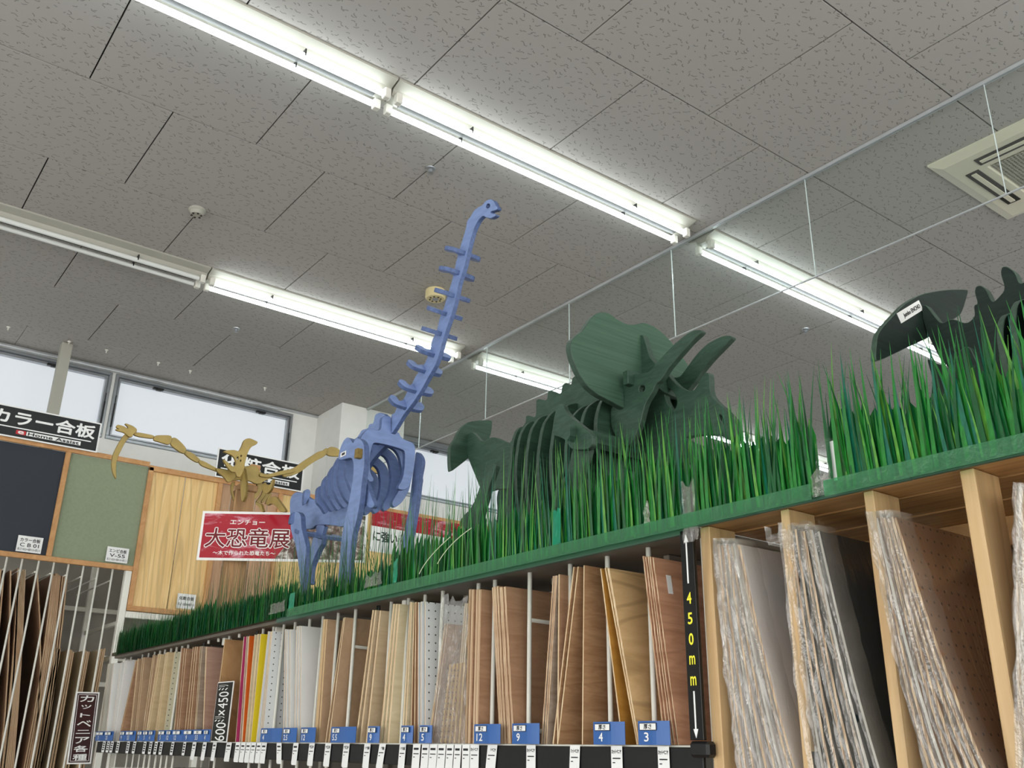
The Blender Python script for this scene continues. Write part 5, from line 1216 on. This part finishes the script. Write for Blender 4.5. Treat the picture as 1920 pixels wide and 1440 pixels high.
for i, (px, py, hw) in enumerate(((1867, 590, .16), (1893, 580, .18), (1925, 565, .19), (1960, 555, .19))):
    x = SY(px, py, Y2 - hw).x; rib(tr2, x, Y2 + .011, hw, hw, SY(1900, 545, Y2).z - .055 + .015 * i, .62, .05, DG, .014, solid=True)
plate('hind_leg', tr2, 'Y', 1.78, 'r', [(1480, 640), (1540, 620), (1580, 700), (1620, 800), (1640, 960), (1600, 1200), (1500, 1400), (1380, 1400), (1420, 1200), (1440, 900), (1440, 760)], DG, .022)
plate('hind_leg', tr2, 'Y', 2.12, 'r', [(1240, 700), (1300, 740), (1380, 760), (1420, 860), (1400, 1100), (1300, 1250), (1230, 1250), (1260, 1050), (1290, 860)], DG, .022)

# ---- ochre winged skeleton on its wooden post
PXX = -5.20
ex = thing('winged_skeleton', 'ochre slotted-plywood winged skeleton with spread wings on a wooden post', 'wooden skeleton', (PXX, 1.95, .93))
def pw(name, pts, dx=0, th=.014, crop='p', holes=()): return plate(name, ex, 'X', PXX + dx, crop, pts, OC, th, holes=holes)
pw('hand', [(82, 225), (84, 208), (120, 218), (85, 198), (90, 180), (105, 173), (165, 190), (192, 212), (188, 190), (163, 168), (172, 160), (240, 185), (275, 215), (270, 240), (238, 262), (232, 285), (200, 285), (160, 245)], .004)
pw('wing_finger', [(160, 262), (130, 300), (80, 390), (50, 460), (43, 540), (55, 610), (80, 660), (90, 655), (84, 580), (90, 500), (120, 425), (160, 345), (200, 290), (236, 275), (230, 250), (190, 245)], -.012)
pw('forearm', [(242, 238), (300, 245), (432, 270), (432, 302), (300, 285), (244, 268)], -.004)
pw('wing_bone', [(425, 290), (445, 268), (578, 268), (592, 300), (572, 350), (545, 352), (480, 332), (422, 315)], .006)
pw('wing_bone', [(578, 305), (600, 288), (630, 295), (680, 340), (722, 392), (700, 438), (660, 420), (610, 385), (572, 350)], .002)
pw('wing_bone', [(600, 330), (640, 345), (700, 400), (780, 430), (845, 490), (850, 512), (812, 516), (740, 472), (690, 425)], -.012)
pw('wing_bone', [(835, 490), (872, 500), (980, 560), (1060, 600), (1050, 620), (980, 590), (900, 562), (850, 540), (828, 510)], .0)
pw('shoulder', [(975, 560), (1120, 590), (1172, 622), (1155, 662), (1110, 692), (1085, 690), (1060, 650), (1000, 600)], .012)
pw('chest', [(1100, 690), (1150, 640), (1200, 560), (1260, 545), (1340, 540), (1370, 570), (1375, 600), (1450, 625), (1530, 635), (1440, 670), (1385, 705), (1340, 708), (1290, 680), (1180, 668)], .0)
pw('wing_bone', [(1380, 605), (1450, 622), (1560, 590), (1690, 568), (1705, 600), (1560, 628), (1450, 650), (1375, 640)], .014)
pw('wing_bone', [(0, 1290), (90, 1258), (240, 1150), (350, 1080), (460, 1010), (520, 1000), (575, 958), (600, 970), (580, 1050), (540, 1090), (420, 1150), (300, 1230), (230, 1290), (130, 1350), (30, 1378), (-60, 1400), (-90, 1340)], .008, crop='b1')
pw('wing_bone', [(560, 1005), (600, 965), (640, 940), (720, 948), (775, 990), (850, 1010), (960, 1060), (950, 1110), (850, 1085), (640, 1085), (575, 1055)], .0, crop='b1')
pw('hand', [(655, 845), (680, 852), (700, 862), (713, 880), (712, 890), (698, 884), (680, 868), (655, 858)], .0, crop='px')
pw('head', [(1045, 415), (1080, 404), (1150, 400), (1190, 415), (1215, 370), (1232, 320), (1255, 300), (1290, 295), (1330, 312), (1362, 328), (1352, 350), (1305, 370), (1272, 420), (1245, 520), (1240, 570), (1205, 650), (1170, 640), (1160, 600), (1125, 600), (1095, 570), (1047, 492), (1058, 484), (1100, 520), (1140, 555), (1166, 530), (1155, 480), (1130, 450), (1080, 430)], .10, th=.016,
   holes=[[(1170, 465), (1188, 460), (1186, 485), (1174, 492)], [(1205, 448), (1218, 446), (1216, 462), (1206, 464)], [(1200, 492), (1212, 488), (1210, 506), (1202, 508)]])
plate('neck', ex, 'Y', 1.95, 'p', [(1195, 640), (1205, 560), (1235, 560), (1248, 640), (1255, 720), (1250, 800), (1225, 870), (1210, 860), (1205, 780), (1200, 700)], OC, .014)
for dx, pts in ((-.03, [(1118, 700), (1160, 680), (1150, 730), (1135, 770), (1155, 830), (1172, 872), (1150, 868), (1122, 800)]), (-.03, [(1345, 700), (1405, 690), (1405, 760), (1355, 830), (1310, 872), (1288, 865), (1330, 800), (1365, 745)]),
                (-.10, [(1400, 700), (1440, 690), (1445, 780), (1410, 840), (1360, 885), (1340, 870), (1390, 810), (1412, 750)]), (-.17, [(1435, 710), (1470, 730), (1472, 800), (1430, 860), (1400, 880), (1390, 865), (1435, 800)]), (-.24, [(1455, 760), (1485, 770), (1480, 830), (1450, 880), (1425, 890), (1455, 820)])):
    pw('rib', pts, dx)
plate('hind_leg', ex, 'Y', 2.05, 'p', [(1465, 830), (1520, 815), (1560, 870), (1610, 940), (1605, 962), (1555, 958), (1530, 912), (1480, 882), (1440, 905), (1430, 880)], OC, .014)
plate('hind_leg', ex, 'Y', 1.98, 'p', [(1340, 870), (1390, 885), (1400, 930), (1412, 955), (1392, 962), (1365, 910), (1335, 890)], OC, .014)
plate('tail', ex, 'Y', 2.02, 'p', [(1400, 700), (1470, 720), (1490, 660), (1500, 670), (1480, 760), (1440, 800), (1400, 780)], OC, .014)
# post and its top block
pa, pb_ = SX(*cp('p', (1148, 900)), PXX - .02), SX(*cp('p', (1320, 940)), PXX - .02)
ps = thing('display_post', 'square wooden post carrying the ochre winged skeleton and the red poster', 'post', (PXX, (pa.y + pb_.y) / 2, TOP))
M['cedar'] = wood('cedar_post', (184, 146, 104), (150, 112, 76), (26, 26, 2), .6, rings=.4)
obj('post', MB().cbox(PXX - .09, PXX - .02, pa.y, pb_.y, TOP, SX(450, 918, PXX - .02).z, .004), M['cedar'], ps)
zt_ = SX(450, 918, PXX - .02).z
obj('cross_block', MB().cbox(PXX - .10, PXX - .012, pa.y + .02, pb_.y + .01, zt_, SX(450, 904, PXX).z, .004), M['cedar'], ps)
tb = SX(*cp('p', (1340, 585)), PXX - .015)
obj('top_block', MB().cbox(PXX - .05, PXX - .015, tb.y - .03, tb.y + .03, tb.z - .06, tb.z + .035, .003), M['batten'], ps)
a = SX(*cp('b1', (582, 1075)), PXX + .0)
tag(obj('hanging_thread', MB().tube((PXX, a.y, a.z), (PXX, a.y + .01, a.z - .42), .0022, 6), M['clear'], None), 'thin clear thread hanging from the right wing of the ochre skeleton', 'thread')
# red poster fixed to the post, turned towards the aisle
PN = Vector((.8, -.6, 0)); PP = Vector((PXX + .03, 1.93, 1.1)); U = Vector((.6, .8, 0)); V = VZ
tl, bl_ = SP(377, 958, PP, PN), SP(368, 1050, PP, PN); trr = SP(690, 968, PP, PN)
h = tl.z - bl_.z; w_ = (trr - bl_).dot(U)
po = thing('red_poster', 'red exhibition poster with white-edged lettering below the ochre skeleton', 'poster', tuple(bl_))
o = Vector((bl_.x, bl_.y, bl_.z)); U = Vector((trr.x - tl.x, trr.y - tl.y, 0)).normalized()
m, nt, bs = newmat('poster_red'); v = coords(nt, (3, 3, 9)); nz = noise(nt, v, 1.5, 5, .7, .6)
nt.links.new(mixc(nt, ramp(nt, nz, [(.53, 0.), (.66, .8)]), srgb((168, 30, 48)), srgb((226, 170, 186))), bs.inputs['Base Color']); bs.inputs['Roughness'].default_value = .15; M['poster_red'] = m  # pale pink blotches are glare on the red, put into the colour
m, nt, bs = newmat('poster_photo'); v = coords(nt, (14, 14, 14)); nz = noise(nt, v, 1, 5, .7, 1.0)
nt.links.new(ramp(nt, nz, [(.36, srgb((40, 30, 28))), (.47, srgb((96, 64, 56))), (.55, srgb((150, 140, 132))), (.62, srgb((220, 214, 208)))]), bs.inputs['Base Color']); bs.inputs['Roughness'].default_value = .2; M['poster_photo'] = m
obj('paper_sheet', MB().obox(o, U, V, PN, w_, h, .003), M['paper'], po)
bx = .014; W2 = w_ * .58
mb = MB(); sheet(mb, o + PN * .001, U, V, [[(bx, bx), (W2 * .80, bx), (W2 * .98, h * .55), (W2 * 1.02, h - bx), (bx, h - bx)]], .0008, bev=.0001, smooth=0); obj('red_field', mb, M['poster_red'], po)
mb = MB(); sheet(mb, o + PN * .001, U, V, [[(W2 * .80, bx), (w_ - bx, bx), (w_ - bx, h - bx), (W2 * 1.02, h - bx), (W2 * .98, h * .55)]], .0008, bev=.0001, smooth=0); obj('photo_field', mb, M['poster_photo'], po)
text('エンチョー', po, M['white_print'], o + U * W2 * .48 + V * h * .78 + PN * .002, U, V, W2 * .36, h * .10, bold=.02)
text('大恐竜展', po, M['white_print'], o + U * W2 * .50 + V * h * .46 + PN * .002, U, V, W2 * .87, h * .385, bold=.055)
M['poster_maroon'] = paint('poster_maroon', (120, 24, 34), .2, var=.3, scale=(30, 30, 30))
text('大恐竜展', po, M['poster_maroon'], o + U * W2 * .50 + V * h * .46 + PN * .003, U, V, W2 * .87, h * .385, bold=.012)
text('～木で作られた恐竜たち～', po, M['white_print'], o + U * W2 * .48 + V * h * .155 + PN * .002, U, V, W2 * .64, h * .09, bold=.02)
# second, pale poster further right
PP2 = Vector((DX + .03, 3.6, 1.1)); PN2 = Vector((1, 0, 0)); tl, trr, bl_ = SP(690, 952, PP2, PN2), SP(862, 975, PP2, PN2), SP(690, 1068, PP2, PN2)
p2 = thing('pale_poster', 'pale poster with a red top band, half hidden by the blue legs and grass', 'poster', tuple(bl_))
o = Vector(bl_); w_ = trr.y - bl_.y; h = tl.z - bl_.z
obj('paper_sheet', MB().obox(o, VY, VZ, VX, w_, h, .004), M['paper'], p2)
obj('red_band', MB().obox(o + VX * .001 + VZ * h * .72, VY, VZ, VX, w_, h * .28, .0015), M['poster_red'], p2)
obj('orange_field', MB().obox(o + VX * .001, VY, VZ, VX, w_, h * .30, .0015), M['panel_yellow'], p2)
text('に強い', p2, M['ink'], o + VX * .002 + VY * w_ * .16 + VZ * h * .56, VY, VZ, w_ * .26, h * .17, bold=.02)
